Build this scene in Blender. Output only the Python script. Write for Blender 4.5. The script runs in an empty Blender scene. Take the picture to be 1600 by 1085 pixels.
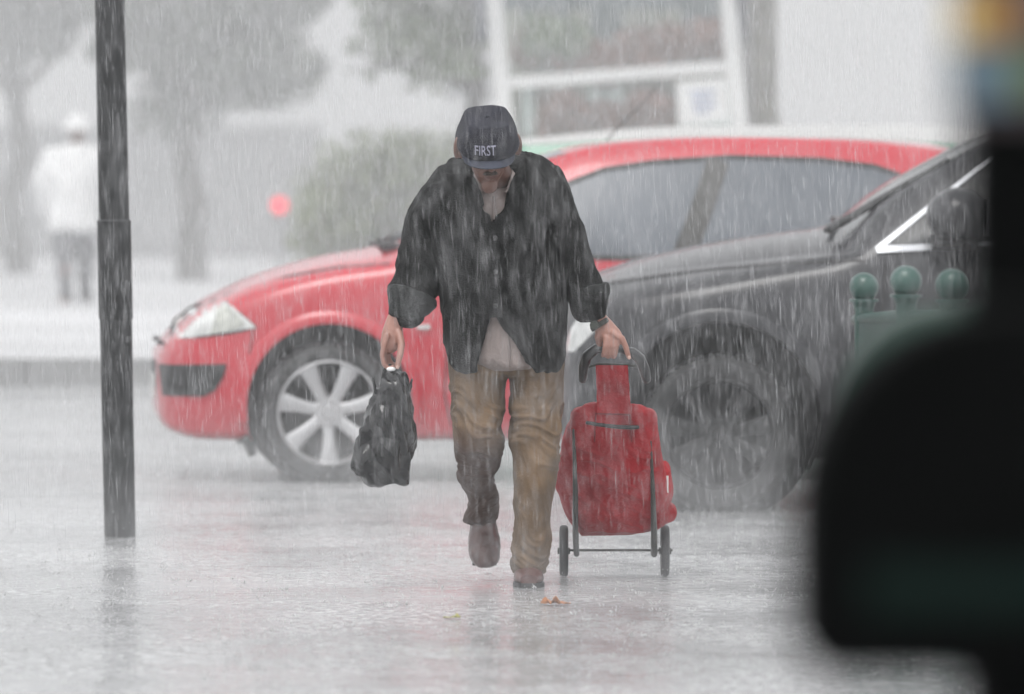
import bpy, bmesh, math, random
import numpy as np
from mathutils import Vector, Matrix, noise, geometry

sc = bpy.context.scene
random.seed(7); rng = np.random.default_rng(11)
R = math.radians

# ------------------------------------------------------------------ camera
F = 12600.0                 # focal length in pixels of the 1600 px wide photograph
CH = 1.58                   # camera height
PITCH = math.atan(337.5 / F)
cam = bpy.data.cameras.new('camera'); camo = bpy.data.objects.new('camera', cam)
sc.collection.objects.link(camo); sc.camera = camo
cam.sensor_width = 36; cam.lens = 36 * F / 1600
cam.clip_start = 0.5; cam.clip_end = 3000
camo.location = (0, 0, CH); camo.rotation_euler = (math.pi / 2 - PITCH, 0, 0)
cam.dof.use_dof = True; cam.dof.focus_distance = 28.0; cam.dof.aperture_fstop = 3.3

# ------------------------------------------------------------------ overcast daylight
SUN_EL, SUN_ROT = 62, 200
w = bpy.data.worlds.new("World"); sc.world = w; w.use_nodes = True
nt = w.node_tree; nt.nodes.clear()
out = nt.nodes.new('ShaderNodeOutputWorld'); bg = nt.nodes.new('ShaderNodeBackground')
sky = nt.nodes.new('ShaderNodeTexSky'); sky.sky_type = 'NISHITA'; sky.sun_disc = False
sky.sun_elevation = R(SUN_EL); sky.sun_rotation = R(SUN_ROT); sky.dust_density = 6; sky.air_density = 1.0
hs = nt.nodes.new('ShaderNodeHueSaturation'); hs.inputs['Saturation'].default_value = 0.10
mixw = nt.nodes.new('ShaderNodeMixRGB'); mixw.inputs[0].default_value = 0.55     # cloud deck evens the sky out
mixw.inputs[2].default_value = (7.2, 7.3, 7.4, 1)
nt.links.new(sky.outputs[0], hs.inputs['Color']); nt.links.new(hs.outputs[0], mixw.inputs[1])
nt.links.new(mixw.outputs[0], bg.inputs[0]); bg.inputs[1].default_value = 0.13
nt.links.new(bg.outputs[0], out.inputs[0])
sun = bpy.data.lights.new('sun', 'SUN'); sun.energy = 0.6; sun.angle = R(25); sun.color = (1, .98, .95)
suno = bpy.data.objects.new('sun', sun); sc.collection.objects.link(suno)
suno.rotation_euler = (R(90 - SUN_EL), 0, R(180 - SUN_ROT))
sc.view_settings.view_transform = 'Standard'; sc.view_settings.look = 'None'
sc.view_settings.gamma = 1; sc.view_settings.exposure = 0.49
try:
    sc.cycles.volume_bounces = 1; sc.cycles.max_bounces = 6; sc.cycles.transparent_max_bounces = 24
    sc.cycles.diffuse_bounces = 2; sc.cycles.glossy_bounces = 3
except Exception: pass

# ------------------------------------------------------------------ helpers
cp, sp = math.cos(PITCH), math.sin(PITCH)
def at(px, py, Y):
    """photo pixel + depth along the street -> world point"""
    x = (px - 800) / F; u = -(py - 542.5) / F
    d = Vector((x, cp + u * sp, -sp + u * cp))
    return Vector((0, 0, CH)) + d * (Y / d.y)
def gnd(px, py, z=0.0):
    x = (px - 800) / F; u = -(py - 542.5) / F
    d = Vector((x, cp + u * sp, -sp + u * cp))
    return Vector((0, 0, CH)) + d * ((z - CH) / d.z)

def mat(name, col, rough=.5, metal=0, coat=0, var=.12, vscale=6, bump=0, bscale=40, spec=.5, emit=None, trans=0, stretch=(1, 1, 1), sheen=0):
    m = bpy.data.materials.new(name); m.use_nodes = True
    t = m.node_tree; b = t.nodes['Principled BSDF']
    b.inputs['Base Color'].default_value = (*col, 1)
    b.inputs['Roughness'].default_value = rough; b.inputs['Metallic'].default_value = metal
    b.inputs['Coat Weight'].default_value = coat; b.inputs['Coat Roughness'].default_value = .08
    b.inputs['Specular IOR Level'].default_value = spec
    b.inputs['Transmission Weight'].default_value = trans
    if sheen: b.inputs['Sheen Weight'].default_value = sheen
    tc = t.nodes.new('ShaderNodeTexCoord'); mp = t.nodes.new('ShaderNodeMapping'); mp.inputs['Scale'].default_value = stretch
    t.links.new(tc.outputs['Object'], mp.inputs[0])
    if var:
        n = t.nodes.new('ShaderNodeTexNoise'); n.inputs['Scale'].default_value = vscale; n.inputs['Detail'].default_value = 6
        r = t.nodes.new('ShaderNodeValToRGB')
        r.color_ramp.elements[0].position = .3; r.color_ramp.elements[1].position = .7
        r.color_ramp.elements[0].color = (*[c * (1 - var) for c in col], 1)
        r.color_ramp.elements[1].color = (*[min(1, c * (1 + var)) for c in col], 1)
        t.links.new(mp.outputs[0], n.inputs['Vector']); t.links.new(n.outputs[0], r.inputs[0]); t.links.new(r.outputs[0], b.inputs['Base Color'])
    if bump:
        n2 = t.nodes.new('ShaderNodeTexNoise'); n2.inputs['Scale'].default_value = bscale; n2.inputs['Detail'].default_value = 4
        bp = t.nodes.new('ShaderNodeBump'); bp.inputs['Strength'].default_value = bump; bp.inputs['Distance'].default_value = .01
        t.links.new(mp.outputs[0], n2.inputs['Vector']); t.links.new(n2.outputs[0], bp.inputs['Height']); t.links.new(bp.outputs[0], b.inputs['Normal'])
    if emit:
        b.inputs['Emission Color'].default_value = (*emit[:3], 1); b.inputs['Emission Strength'].default_value = emit[3]
    return m

def tag(o, label=None, cat=None, group=None, kind=None):
    if label: o['label'] = label
    if cat: o['category'] = cat
    if group: o['group'] = group
    if kind: o['kind'] = kind
    return o
def thing(name, label, cat, loc=(0, 0, 0), rz=0, group=None):
    o = bpy.data.objects.new(name, None); sc.collection.objects.link(o)
    o.location = loc; o.rotation_euler = (0, 0, rz); o.empty_display_size = .1
    return tag(o, label, cat, group)
def link(name, me, m, parent=None, world=True):
    """world=True: the mesh is in world coordinates and keeps its place under its parent"""
    o = bpy.data.objects.new(name, me); sc.collection.objects.link(o)
    if m is not None and not me.materials: me.materials.append(m)
    if parent is not None:
        o.parent = parent
        if world:
            mw = Matrix.Identity(4); p = parent
            while p is not None:
                mw = p.matrix_basis @ mw; p = p.parent
            me.transform(mw.inverted())
    return o
def smooth(me, ang=40):
    for p in me.polygons: p.use_smooth = True
    try: me.set_sharp_from_angle(angle=R(ang))
    except Exception: pass
class MB:
    def __init__(s): s.v = []; s.f = []
    def add(s, vs, fs):
        b = len(s.v); s.v += [tuple(p) for p in vs]; s.f += [tuple(i + b for i in f) for f in fs]; return s
    def box(s, c, d, M=None):
        x, y, z = [q / 2 for q in d]; c = Vector(c)
        P = [Vector(q) for q in ((-x, -y, -z), (x, -y, -z), (x, y, -z), (-x, y, -z), (-x, -y, z), (x, -y, z), (x, y, z), (-x, y, z))]
        if M is not None: P = [M @ q for q in P]
        return s.add([q + c for q in P], [(0, 3, 2, 1), (4, 5, 6, 7), (0, 1, 5, 4), (1, 2, 6, 5), (2, 3, 7, 6), (3, 0, 4, 7)])
    def loft(s, rings, cap=True, closed=True):
        n = len(rings[0]); vs = [p for r in rings for p in r]; fs = []
        for i in range(len(rings) - 1):
            for j in range(n if closed else n - 1):
                k = (j + 1) % n
                fs.append((i * n + j, i * n + k, (i + 1) * n + k, (i + 1) * n + j))
        if cap:
            fs.append(tuple(range(n - 1, -1, -1))); fs.append(tuple((len(rings) - 1) * n + j for j in range(n)))
        return s.add(vs, fs)
    def sphere(s, c, r, M=None, nu=16, nv=10):
        c = Vector(c); r = r if hasattr(r, '__len__') else (r, r, r); rings = []
        for i in range(1, nv):
            a = math.pi * i / nv
            ring = []
            for j in range(nu):
                b = 2 * math.pi * j / nu
                p = Vector((r[0] * math.sin(a) * math.cos(b), r[1] * math.sin(a) * math.sin(b), -r[2] * math.cos(a)))
                if M is not None: p = M @ p
                ring.append(c + p)
            rings.append(ring)
        b0 = len(s.v); s.loft(rings, cap=False)
        bot = Vector((0, 0, -r[2])); top = Vector((0, 0, r[2]))
        if M is not None: bot = M @ bot; top = M @ top
        i0 = len(s.v); s.v += [tuple(c + bot), tuple(c + top)]
        for j in range(nu):
            k = (j + 1) % nu
            s.f.append((i0, b0 + k, b0 + j)); s.f.append((i0 + 1, b0 + (nv - 2) * nu + j, b0 + (nv - 2) * nu + k))
        return s
    def tube(s, pts, rad, n=12, flat=1.0):
        """round-ended swept tube through pts; rad number or list"""
        P = [Vector(p) for p in pts]; rr = rad if hasattr(rad, '__len__') else [rad] * len(P)
        t0 = (P[1] - P[0]).normalized(); t1 = (P[-1] - P[-2]).normalized()
        P2, R2 = [], []
        for a in (.05, .35, .7): P2.append(P[0] - t0 * rr[0] * math.cos(a * math.pi / 2)); R2.append(rr[0] * math.sin(a * math.pi / 2))
        P2 += P; R2 += list(rr)
        for a in (.7, .35, .05): P2.append(P[-1] + t1 * rr[-1] * math.cos(a * math.pi / 2)); R2.append(rr[-1] * math.sin(a * math.pi / 2))
        up = Vector((0, 1, 0)) if abs(t0.y) < .9 else Vector((1, 0, 0))
        rings = []
        for i, p in enumerate(P2):
            t = (P2[min(i + 1, len(P2) - 1)] - P2[max(i - 1, 0)]).normalized()
            a = t.cross(up).normalized(); b = a.cross(t).normalized(); up = b
            rings.append([p + (a * math.cos(q) + b * math.sin(q) * flat) * R2[i] for q in [2 * math.pi * j / n for j in range(n)]])
        return s.loft(rings)
    def cyl(s, p0, p1, r0, r1=None, n=20):
        r1 = r0 if r1 is None else r1; p0, p1 = Vector(p0), Vector(p1); t = (p1 - p0).normalized()
        up = Vector((0, 0, 1)) if abs(t.z) < .9 else Vector((1, 0, 0))
        a = t.cross(up).normalized(); b = a.cross(t)
        return s.loft([[p + (a * math.cos(2 * math.pi * j / n) + b * math.sin(2 * math.pi * j / n)) * r for j in range(n)] for p, r in ((p0, r0), (p1, r1))])
    def mesh(s, name, sm=True, ang=40):
        me = bpy.data.meshes.new(name); me.from_pydata(s.v, [], s.f); me.update()
        bm = bmesh.new(); bm.from_mesh(me); bmesh.ops.recalc_face_normals(bm, faces=bm.faces); bm.to_mesh(me); bm.free()
        if sm: smooth(me, ang)
        return me
    def build(s, name, m, parent=None, world=True, sm=True, ang=40):
        return link(name, s.mesh(name, sm, ang), m, parent, world)

def remeshed(me, voxel, it=3, fac=.5):
    o = bpy.data.objects.new('tmp', me); sc.collection.objects.link(o)
    md = o.modifiers.new('r', 'REMESH'); md.mode = 'VOXEL'; md.voxel_size = voxel
    s = o.modifiers.new('s', 'SMOOTH'); s.iterations = it; s.factor = fac
    dg = bpy.context.evaluated_depsgraph_get(); dg.update()
    r = bpy.data.meshes.new_from_object(o.evaluated_get(dg)); r.name = me.name
    bpy.data.objects.remove(o); r.materials.clear()
    for p in r.polygons: p.use_smooth = True
    return r
def displace(me, fn):
    n = len(me.vertices); co = np.empty(n * 3); me.vertices.foreach_get('co', co); co = co.reshape(-1, 3)
    no = np.empty(n * 3); me.vertex_normals.foreach_get('vector', no); no = no.reshape(-1, 3)
    d = np.array([fn(Vector(c)) for c in co])
    me.vertices.foreach_set('co', (co + no * d[:, None]).ravel()); me.update()
def rounded_box(name, c, d, bev, m, parent=None, seg=5, M=None):
    mb = MB().box(c, d, M); me = mb.mesh(name)
    bm = bmesh.new(); bm.from_mesh(me)
    bmesh.ops.bevel(bm, geom=bm.edges[:], offset=bev, segments=seg, affect='EDGES', profile=.5)
    bm.to_mesh(me); bm.free(); smooth(me, 50)
    return link(name, me, m, parent)
def superring(cx, cy, z, rx, ry, n=32, e=2.0, a0=0):
    r = []
    for j in range(n):
        a = a0 + 2 * math.pi * j / n; c, s_ = math.cos(a), math.sin(a)
        r.append(Vector((cx + rx * math.copysign(abs(c) ** (2 / e), c), cy + ry * math.copysign(abs(s_) ** (2 / e), s_), z)))
    return r
def hring(node, n=32, e=2.2, grow=0):
    """node = (py, xl, xr, Y, depth radius): a level ring whose left and right edges fall on these photo columns"""
    py, xl, xr, Y, ry = node
    a, b = at(xl, py, Y), at(xr, py, Y)
    return superring((a.x + b.x) / 2, Y, a.z, (b.x - a.x) / 2 + grow, ry + grow, n, e)
def hl(mb, nodes, e=2.2, n=32, grow=0):
    return mb.loft([hring(q, n, e, grow) for q in nodes])
def dense(nodes, k=4):
    """Catmull-Rom between nodes"""
    A = [np.array(q, float) for q in nodes]; o = []
    for i in range(len(A) - 1):
        p0, p1, p2, p3 = A[max(i - 1, 0)], A[i], A[i + 1], A[min(i + 2, len(A) - 1)]
        for s in range(k):
            t = s / k
            o.append(.5 * ((2 * p1) + (-p0 + p2) * t + (2 * p0 - 5 * p1 + 4 * p2 - p3) * t * t + (-p0 + 3 * p1 - 3 * p2 + p3) * t ** 3))
    o.append(A[-1]); return o

# ------------------------------------------------------------------ ground, kerb, pavement
def wet_ground(name, col, rough, water_rough, bump, scale=9.0):
    m = bpy.data.materials.new(name); m.use_nodes = True; t = m.node_tree; b = t.nodes['Principled BSDF']
    tc = t.nodes.new('ShaderNodeTexCoord')
    def N(scale, det=5, dist=0):
        n = t.nodes.new('ShaderNodeTexNoise'); n.inputs['Scale'].default_value = scale; n.inputs['Detail'].default_value = det
        n.inputs['Distortion'].default_value = dist; t.links.new(tc.outputs['Object'], n.inputs['Vector']); return n
    big = N(.22, 3); r = t.nodes.new('ShaderNodeValToRGB')
    r.color_ramp.elements[0].position = .38; r.color_ramp.elements[1].position = .62
    r.color_ramp.elements[0].color = (*[c * .8 for c in col], 1); r.color_ramp.elements[1].color = (*[c * 1.15 for c in col], 1)
    t.links.new(big.outputs[0], r.inputs[0])
    # froth of fine bubbles knocked up by the drops
    fr = N(26, 5, .6); rf = t.nodes.new('ShaderNodeValToRGB')
    rf.color_ramp.elements[0].position = .48; rf.color_ramp.elements[1].position = .64
    mx = t.nodes.new('ShaderNodeMixRGB'); mx.inputs[2].default_value = (.74, .75, .76, 1)
    t.links.new(fr.outputs[0], rf.inputs[0])
    pt = N(1.1, 4, .5); pr_ = t.nodes.new('ShaderNodeMapRange'); pr_.inputs['From Min'].default_value = .42; pr_.inputs['From Max'].default_value = .60; pr_.inputs['To Min'].default_value = .18; pr_.inputs['To Max'].default_value = .95
    pm = t.nodes.new('ShaderNodeMath'); pm.operation = 'MULTIPLY'; t.links.new(pt.outputs[0], pr_.inputs[0]); t.links.new(pr_.outputs[0], pm.inputs[0]); t.links.new(rf.outputs[0], pm.inputs[1]); t.links.new(pm.outputs[0], mx.inputs[0]); t.links.new(r.outputs[0], mx.inputs[1])
    t.links.new(mx.outputs[0], b.inputs['Base Color'])
    rr = t.nodes.new('ShaderNodeMapRange'); rr.inputs['From Min'].default_value = .35; rr.inputs['From Max'].default_value = .65
    rr.inputs['To Min'].default_value = water_rough; rr.inputs['To Max'].default_value = rough
    mid = N(.8, 3); t.links.new(mid.outputs[0], rr.inputs[0]); t.links.new(rr.outputs[0], b.inputs['Roughness'])
    b.inputs['Specular IOR Level'].default_value = .5; b.inputs['IOR'].default_value = 1.33
    # rings of drops + chop
    vo = t.nodes.new('ShaderNodeTexVoronoi'); vo.inputs['Scale'].default_value = scale; t.links.new(tc.outputs['Object'], vo.inputs['Vector'])
    ml = t.nodes.new('ShaderNodeMath'); ml.operation = 'MULTIPLY'; ml.inputs[1].default_value = 42
    sn = t.nodes.new('ShaderNodeMath'); sn.operation = 'SINE'
    t.links.new(vo.outputs['Distance'], ml.inputs[0]); t.links.new(ml.outputs[0], sn.inputs[0])
    ch = N(14, 6, .4); ad = t.nodes.new('ShaderNodeMath'); ad.operation = 'MULTIPLY_ADD'; ad.inputs[1].default_value = .25
    t.links.new(sn.outputs[0], ad.inputs[0]); t.links.new(ch.outputs[0], ad.inputs[2])
    bp = t.nodes.new('ShaderNodeBump'); bp.inputs['Strength'].default_value = bump; bp.inputs['Distance'].default_value = .012
    bs_ = t.nodes.new('ShaderNodeMapRange'); bs_.inputs['From Min'].default_value = .40; bs_.inputs['From Max'].default_value = .60; bs_.inputs['To Min'].default_value = bump * .6; bs_.inputs['To Max'].default_value = bump * 1.9
    t.links.new(pt.outputs[0], bs_.inputs[0]); t.links.new(bs_.outputs[0], bp.inputs['Strength'])
    t.links.new(ad.outputs[0], bp.inputs['Height']); t.links.new(bp.outputs[0], b.inputs['Normal'])
    return m
M_road = wet_ground('wet_asphalt', (.36, .36, .365), .20, .04, .22)
M_pave = wet_ground('wet_paving', (.60, .60, .61), .6, .35, .3, 5)
def sheet(x0, x1, y0, y1, z, nx=1, ny=1):
    v = [(x0 + (x1 - x0) * i / nx, y0 + (y1 - y0) * j / ny, z) for j in range(ny + 1) for i in range(nx + 1)]
    f = [(j * (nx + 1) + i, j * (nx + 1) + i + 1, (j + 1) * (nx + 1) + i + 1, (j + 1) * (nx + 1) + i) for j in range(ny) for i in range(nx)]
    return MB().add(v, f)
o = sheet(-300, 300, -40, 900, 0).build('road', M_road, sm=False); tag(o, kind='structure')
KY = gnd(0, 604).y
M_kerb = mat('wet_kerb_stone', (.23, .23, .23), .5, var=.15, vscale=3, bump=.3)
mb = MB()
x = -60.0
while x < 60:
    mb.box((x + .5, KY + .075, .085), (.99, .15, .17)); x += 1.0
o = mb.build('kerb', M_kerb, sm=False); tag(o, kind='structure')
o = sheet(-300, 300, KY + .15, 400, .168).build('pavement', M_pave, sm=False); tag(o, kind='structure')

# ------------------------------------------------------------------ cars
def pchip(xs, ys, xq):
    xs, ys = np.array(xs, float), np.array(ys, float); h = np.diff(xs); d = np.diff(ys) / h
    m = np.zeros(len(xs)); m[0], m[-1] = d[0], d[-1]
    for i in range(1, len(xs) - 1):
        m[i] = 0 if d[i - 1] * d[i] <= 0 else 2 * d[i - 1] * d[i] / (d[i - 1] + d[i])
    xq = np.atleast_1d(xq); k = np.clip(np.searchsorted(xs, xq) - 1, 0, len(h) - 1); t = (xq - xs[k]) / h[k]
    return ys[k] * (2 * t**3 - 3 * t**2 + 1) + h[k] * m[k] * (t**3 - 2 * t**2 + t) + ys[k + 1] * (-2 * t**3 + 3 * t**2) + h[k] * m[k + 1] * (t**3 - t**2)
class CarShape:
    """stations: x, zb, zw, w, zs, ws, ze, we, zt ; local x runs from nose to tail, near side is -y"""
    def __init__(s, st): s.st = np.array(st, float); s.xs = s.st[:, 0]; s.L = s.xs[-1]; s.cache = {}
    def par(s, x): return [float(pchip(s.xs, s.st[:, i], x)[0]) for i in range(1, 9)]
    def section(s, x):
        k = round(x, 4)
        if k in s.cache: return s.cache[k]
        zb, zw, w, zs, ws, ze, we, zt = s.par(x)
        P = [(0, zb), (.5 * w, zb), (.90 * w, zb + .015), (.975 * w, zb + .12 * (zw - zb) + .05), (w, zw), (ws, zs), (we, ze), (we * .72, ze + (zt - ze) * .55), (we * .35, ze + (zt - ze) * .9), (0, zt)]
        A = [np.array(p, float) for p in P]; o = []
        for i in range(len(A) - 1):
            p0, p1, p2, p3 = A[max(i - 1, 0)], A[i], A[i + 1], A[min(i + 2, len(A) - 1)]
            for q in range(6):
                t = q / 6; 
                tn = .55
                m1 = (p2 - p0) * tn * .8; m2 = (p3 - p1) * tn * .8
                h = p1 * (2*t**3 - 3*t**2 + 1) + m1 * (t**3 - 2*t**2 + t) + p2 * (-2*t**3 + 3*t**2) + m2 * (t**3 - t**2)
                o.append(h)
        o.append(A[-1]); o = np.array(o); o[:, 0] = np.maximum(o[:, 0], 0); s.cache[k] = o
        return o
    def side(s, x, z):
        sec = s.section(min(max(x, s.xs[0]), s.L)); q = sec[10:52]; zz = np.maximum.accumulate(q[:, 1])
        return float(np.interp(z, zz, q[:, 0]))
    def top(s, x, y):
        sec = s.section(x)[30:]; return float(np.interp(abs(y), sec[::-1, 0], sec[::-1, 1]))
    def body(s, nx=110):
        X = [s.L * (1 - math.cos(math.pi * i / nx)) / 2 * .6 + s.L * i / nx * .4 for i in range(nx + 1)]
        rings = []
        for x in X:
            sec = s.section(x)
            rings.append([Vector((x, -a, b)) for a, b in sec] + [Vector((x, a, b)) for a, b in sec[-2:0:-1]])
        return MB().loft(rings)
    def strip(s, pts, wd, off, side=-1, th=.006):
        """a band following the near side along an x,z polyline"""
        mb = MB(); P = [Vector((p[0], p[1])) for p in pts]; D = [P[0]]
        for a, b in zip(P, P[1:]):
            k = max(1, int((b - a).length / .05)); D += [a.lerp(b, (i + 1) / k) for i in range(k)]
        rings = []
        for i, p in enumerate(D):
            t = (D[min(i + 1, len(D) - 1)] - D[max(i - 1, 0)]).normalized(); n = Vector((-t.y, t.x))
            ring = []
            for sg, o_ in ((-1, -.01), (-1, off), (1, off), (1, -.01)):
                q = p + n * wd / 2 * sg; ring.append(Vector((q.x, side * (s.side(q.x, q.y) + o_), q.y)))
            rings.append(ring)
        return mb.loft(rings)
    def patch(s, poly, off, side=-1, step=.04):
        P = [Vector(p) for p in poly]; B = []
        for a, b in zip(P, P[1:] + P[:1]):
            k = max(1, int((b - a).length / step)); B += [a.lerp(b, i / k) for i in range(k)]
        nB = len(B); xs = [p.x for p in P]; zs = [p.y for p in P]; inner = []
        x = min(xs)
        while x < max(xs):
            z = min(zs)
            while z < max(zs):
                c = False
                for a, b in zip(P, P[1:] + P[:1]):
                    if (a.y > z) != (b.y > z) and x < (b.x - a.x) * (z - a.y) / (b.y - a.y) + a.x: c = not c
                if c and min((Vector((x, z)) - b).length for b in B) > step * .5: inner.append(Vector((x, z)))
                z += step
            x += step
        v, e, f, *_ = geometry.delaunay_2d_cdt(B + inner, [(i, (i + 1) % nB) for i in range(nB)], [list(range(nB))], 1, 1e-5)
        vs = [Vector((p.x, side * (s.side(p.x, p.y) + off), p.y)) for p in v]; n = len(vs)
        vs += [Vector((p.x, side * (s.side(p.x, p.y) - .012), p.y)) for p in v]
        mb = MB(); fs = [tuple(q) for q in f] + [tuple(reversed([i + n for i in q])) for q in f]
        fs += [(i, (i + 1) % nB, (i + 1) % nB + n, i + n) for i in range(nB)] if len(v) >= nB else []
        return mb.add(vs, fs)
    def topsheet(s, x0, x1, yf, off, nx=16, ny=16, fn=None):
        """sheet over hood/windscreen/roof between stations; half width = yf * upper edge width"""
        v = []; nrm = []
        for i in range(nx + 1):
            x = x0 + (x1 - x0) * i / nx; we = s.par(x)[6] * yf
            for j in range(ny + 1):
                y = -we + 2 * we * j / ny; v.append(Vector((x, y, s.top(x, y) + off)))
        f = [(i * (ny + 1) + j, (i + 1) * (ny + 1) + j, (i + 1) * (ny + 1) + j + 1, i * (ny + 1) + j + 1) for i in range(nx) for j in range(ny)]
        return MB().add(v, f)
def boolean_cut(me, cutter):
    o = bpy.data.objects.new('tmpa', me); c = bpy.data.objects.new('tmpb', cutter)
    sc.collection.objects.link(o); sc.collection.objects.link(c)
    md = o.modifiers.new('b', 'BOOLEAN'); md.object = c; md.operation = 'DIFFERENCE'; md.solver = 'EXACT'
    dg = bpy.context.evaluated_depsgraph_get(); dg.update()
    r = bpy.data.meshes.new_from_object(o.evaluated_get(dg)); r.materials.clear()
    bpy.data.objects.remove(o); bpy.data.objects.remove(c); return r

M_red = mat('red_car_paint', (.50, .012, .030), .3, coat=.7, var=.04, vscale=2)
M_grey = mat('grey_car_paint', (.022, .022, .026), .34, metal=.1, coat=.45, spec=.35, var=.05, vscale=2)
M_green = mat('green_van_paint', (.01, .20, .10), .35, coat=.8, var=.05)
M_white = mat('white_paint', (.75, .75, .74), .4, coat=.5, var=.05)
M_tyre = mat('tyre_rubber', (.022, .022, .023), .6, var=.2, vscale=20, bump=.2)
M_black = mat('black_plastic', (.02, .02, .021), .5, var=.15, vscale=12, bump=.15)
M_rim = mat('alloy_silver', (.55, .55, .56), .3, metal=.6, coat=.4, var=.06)
M_rimd = mat('alloy_dark', (.018, .018, .019), .55, metal=0, spec=.3, var=.1)
M_glass = mat('street_toned_car_glass', (.115, .13, .15), .22, coat=0, var=.18, vscale=1.6, spec=.4)  # opaque; reflection of the bright street put into the base colour
M_glassd = mat('dark_car_glass', (.015, .017, .02), .12, coat=0, var=.2, vscale=2, spec=.3)
M_chrome = mat('chrome_trim', (.36, .37, .39), .28, metal=1, var=.03)
M_lamp = mat('headlamp_glass', (.60, .61, .60), .12, coat=1, var=.3, vscale=14)
M_seam = mat('panel_gap', (.012, .01, .01), .7, var=0)
M_under = mat('wheel_well', (.012, .012, .012), .85, var=0)

def wheel(parent, x, y, r, rim, spokes, wd, mrim, side=-1):
    """tyre > rim > hub, spokes"""
    prof = [(rim - .005, -.5), (rim + .01, -.52), (r - .03, -.5), (r - .008, -.40), (r, -.28), (r, .28), (r - .008, .4), (r - .03, .5), (rim, .5), (rim - .012, .3), (rim - .014, -.3)]
    n = 56; rings = []
    for i in range(n):
        a = 2 * math.pi * i / n
        rings.append([Vector((math.cos(a) * q, t * wd * 1.0, math.sin(a) * q)) for q, t in prof])
    rings.append(rings[0])
    we = bpy.data.objects.new('wheel', None); sc.collection.objects.link(we); we.parent = parent; we.location = (x, y, r)
    if side > 0: we.rotation_euler = (0, 0, math.pi)
    t = MB().loft(rings, cap=False)
    for i in range(n):       # tread blocks
        a = 2 * math.pi * i / n; Mx = Matrix.Rotation(-a, 3, 'Y')
        t.box(Mx @ Vector((r - .002, 0, 0)), (.012, wd * .72, .02), Mx)
    t.build('tyre', M_tyre, we, world=False)
    mb = MB()
    lip = [(rim, -.47), (rim - .014, -.50), (rim - .022, -.44), (rim - .026, .1), (rim - .02, .45), (rim, .45)]
    rr = [[Vector((math.cos(2*math.pi*i/n) * q, t_ * wd, math.sin(2*math.pi*i/n) * q)) for q, t_ in lip] for i in range(n + 1)]
    mb.loft(rr, cap=False)
    mb.cyl((0, -wd * .40, 0), (0, wd * .1, 0), .062, .07, 28); mb.cyl((0, -wd * .44, 0), (0, -wd * .40, 0), .030, .034, 24)
    for k in range(spokes):
        a = 2 * math.pi * (k + .25) / spokes; ca, sa = math.cos(a), math.sin(a); e = Vector((ca, 0, sa)); tg = Vector((-sa, 0, ca))
        rings = []
        for q, hw, yo in ((.04, .030, -.36), (.09, .026, -.38), (rim * .6, .030, -.42), (rim - .03, .042, -.46), (rim - .006, .05, -.45)):
            c = e * q
            rings.append([c + tg * hw + Vector((0, (yo + .03) * wd, 0)), c + tg * hw * .6 + Vector((0, yo * wd, 0)), c - tg * hw * .6 + Vector((0, yo * wd, 0)), c - tg * hw + Vector((0, (yo + .03) * wd, 0)), c - tg * hw + Vector((0, (yo + .16) * wd, 0)), c + tg * hw + Vector((0, (yo + .16) * wd, 0))])
        mb.loft(rings)
        b = Vector((math.cos(a) * .036, -wd * .41, math.sin(a) * .036)); mb.cyl(b, b + Vector((0, -.006, 0)), .007, n=8)
    mb.build('rim', mrim, we, world=False)
    MB().cyl((0, .08 * wd, 0), (0, .2 * wd, 0), rim - .02, n=40).build('brake_disc', M_under, we, world=False)

def make_car(name, label, cat, loc, rz, S, M_body, wheels, rw, rimr, archR, spokes, mrim, tw=.2, arch_z=None, flare=.012):
    root = thing(name, label, cat, loc, rz)
    me = S.body().mesh('body')
    cut = MB(); az = arch_z or rw
    for wx in wheels:
        ww = S.side(wx, rw)
        for sg in (-1, 1): cut.cyl((wx, sg * (ww - .26), az), (wx, sg * (ww + .3), az), archR, n=64)
        for sg in (-1, 1): cut.box((wx, sg * (ww + .02), az - .45), (2 * archR * .985, .56, .9))
    for i_ in range(1): pass
    # cut each wheel well in turn (cylinder, then the slot below it)
    for wx in wheels:
        ww = S.side(wx, rw)
        for sg in (-1, 1):
            me = boolean_cut(me, MB().cyl((wx, sg * (ww - .26), az), (wx, sg * (ww + .3), az), archR, n=64).mesh('c'))
            me = boolean_cut(me, MB().box((wx, sg * (ww + .02), az - .45), (2 * archR * .97, .56, .9)).mesh('c'))
    me.name = 'body'; smooth(me, 32)
    body = link('body', me, M_body, root, world=False)
    for wx in wheels:
        ww = S.side(wx, rw)
        for sg in (-1, 1):
            lin = MB(); n = 40; ra = archR - .004
            rings = [[Vector((wx + math.cos(a) * ra, sg * (ww - .255 + d), max(az + math.sin(a) * ra, .16))) for a in [math.pi * (-.15 + 1.3 * i / n) for i in range(n + 1)]] for d in (0, .225)]
            lin.loft(rings, cap=False, closed=False)
            lin.cyl((wx, sg * (ww - .255), az), (wx, sg * (ww - .25), az), ra, n=40)
            lin.build('wheel_arch_liner', M_under, root, world=False)
            # flared lip of the arch
            rg = []
            for i in range(37):
                a = math.pi * (-.06 + 1.12 * i / 36); ring = []
                for rr_, off in ((archR - .006, -.02), (archR - .004, flare), (archR + .018, flare * 1.3), (archR + .045, flare * .6), (archR + .06, -.006)):
                    px, pz = wx + math.cos(a) * rr_, az + math.sin(a) * rr_
                    ring.append(Vector((px, sg * (S.side(px, max(pz, S.par(px)[0] + .05)) + off), max(pz, S.par(px)[0] + .03))))
                rg.append(ring)
            MB().loft(rg).build('wheel_arch_flare', M_body, root, world=False)
            wheel(root, wx, sg * (ww - tw / 2 - .012), rw, rimr, spokes, tw, mrim, sg)
    return root

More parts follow.
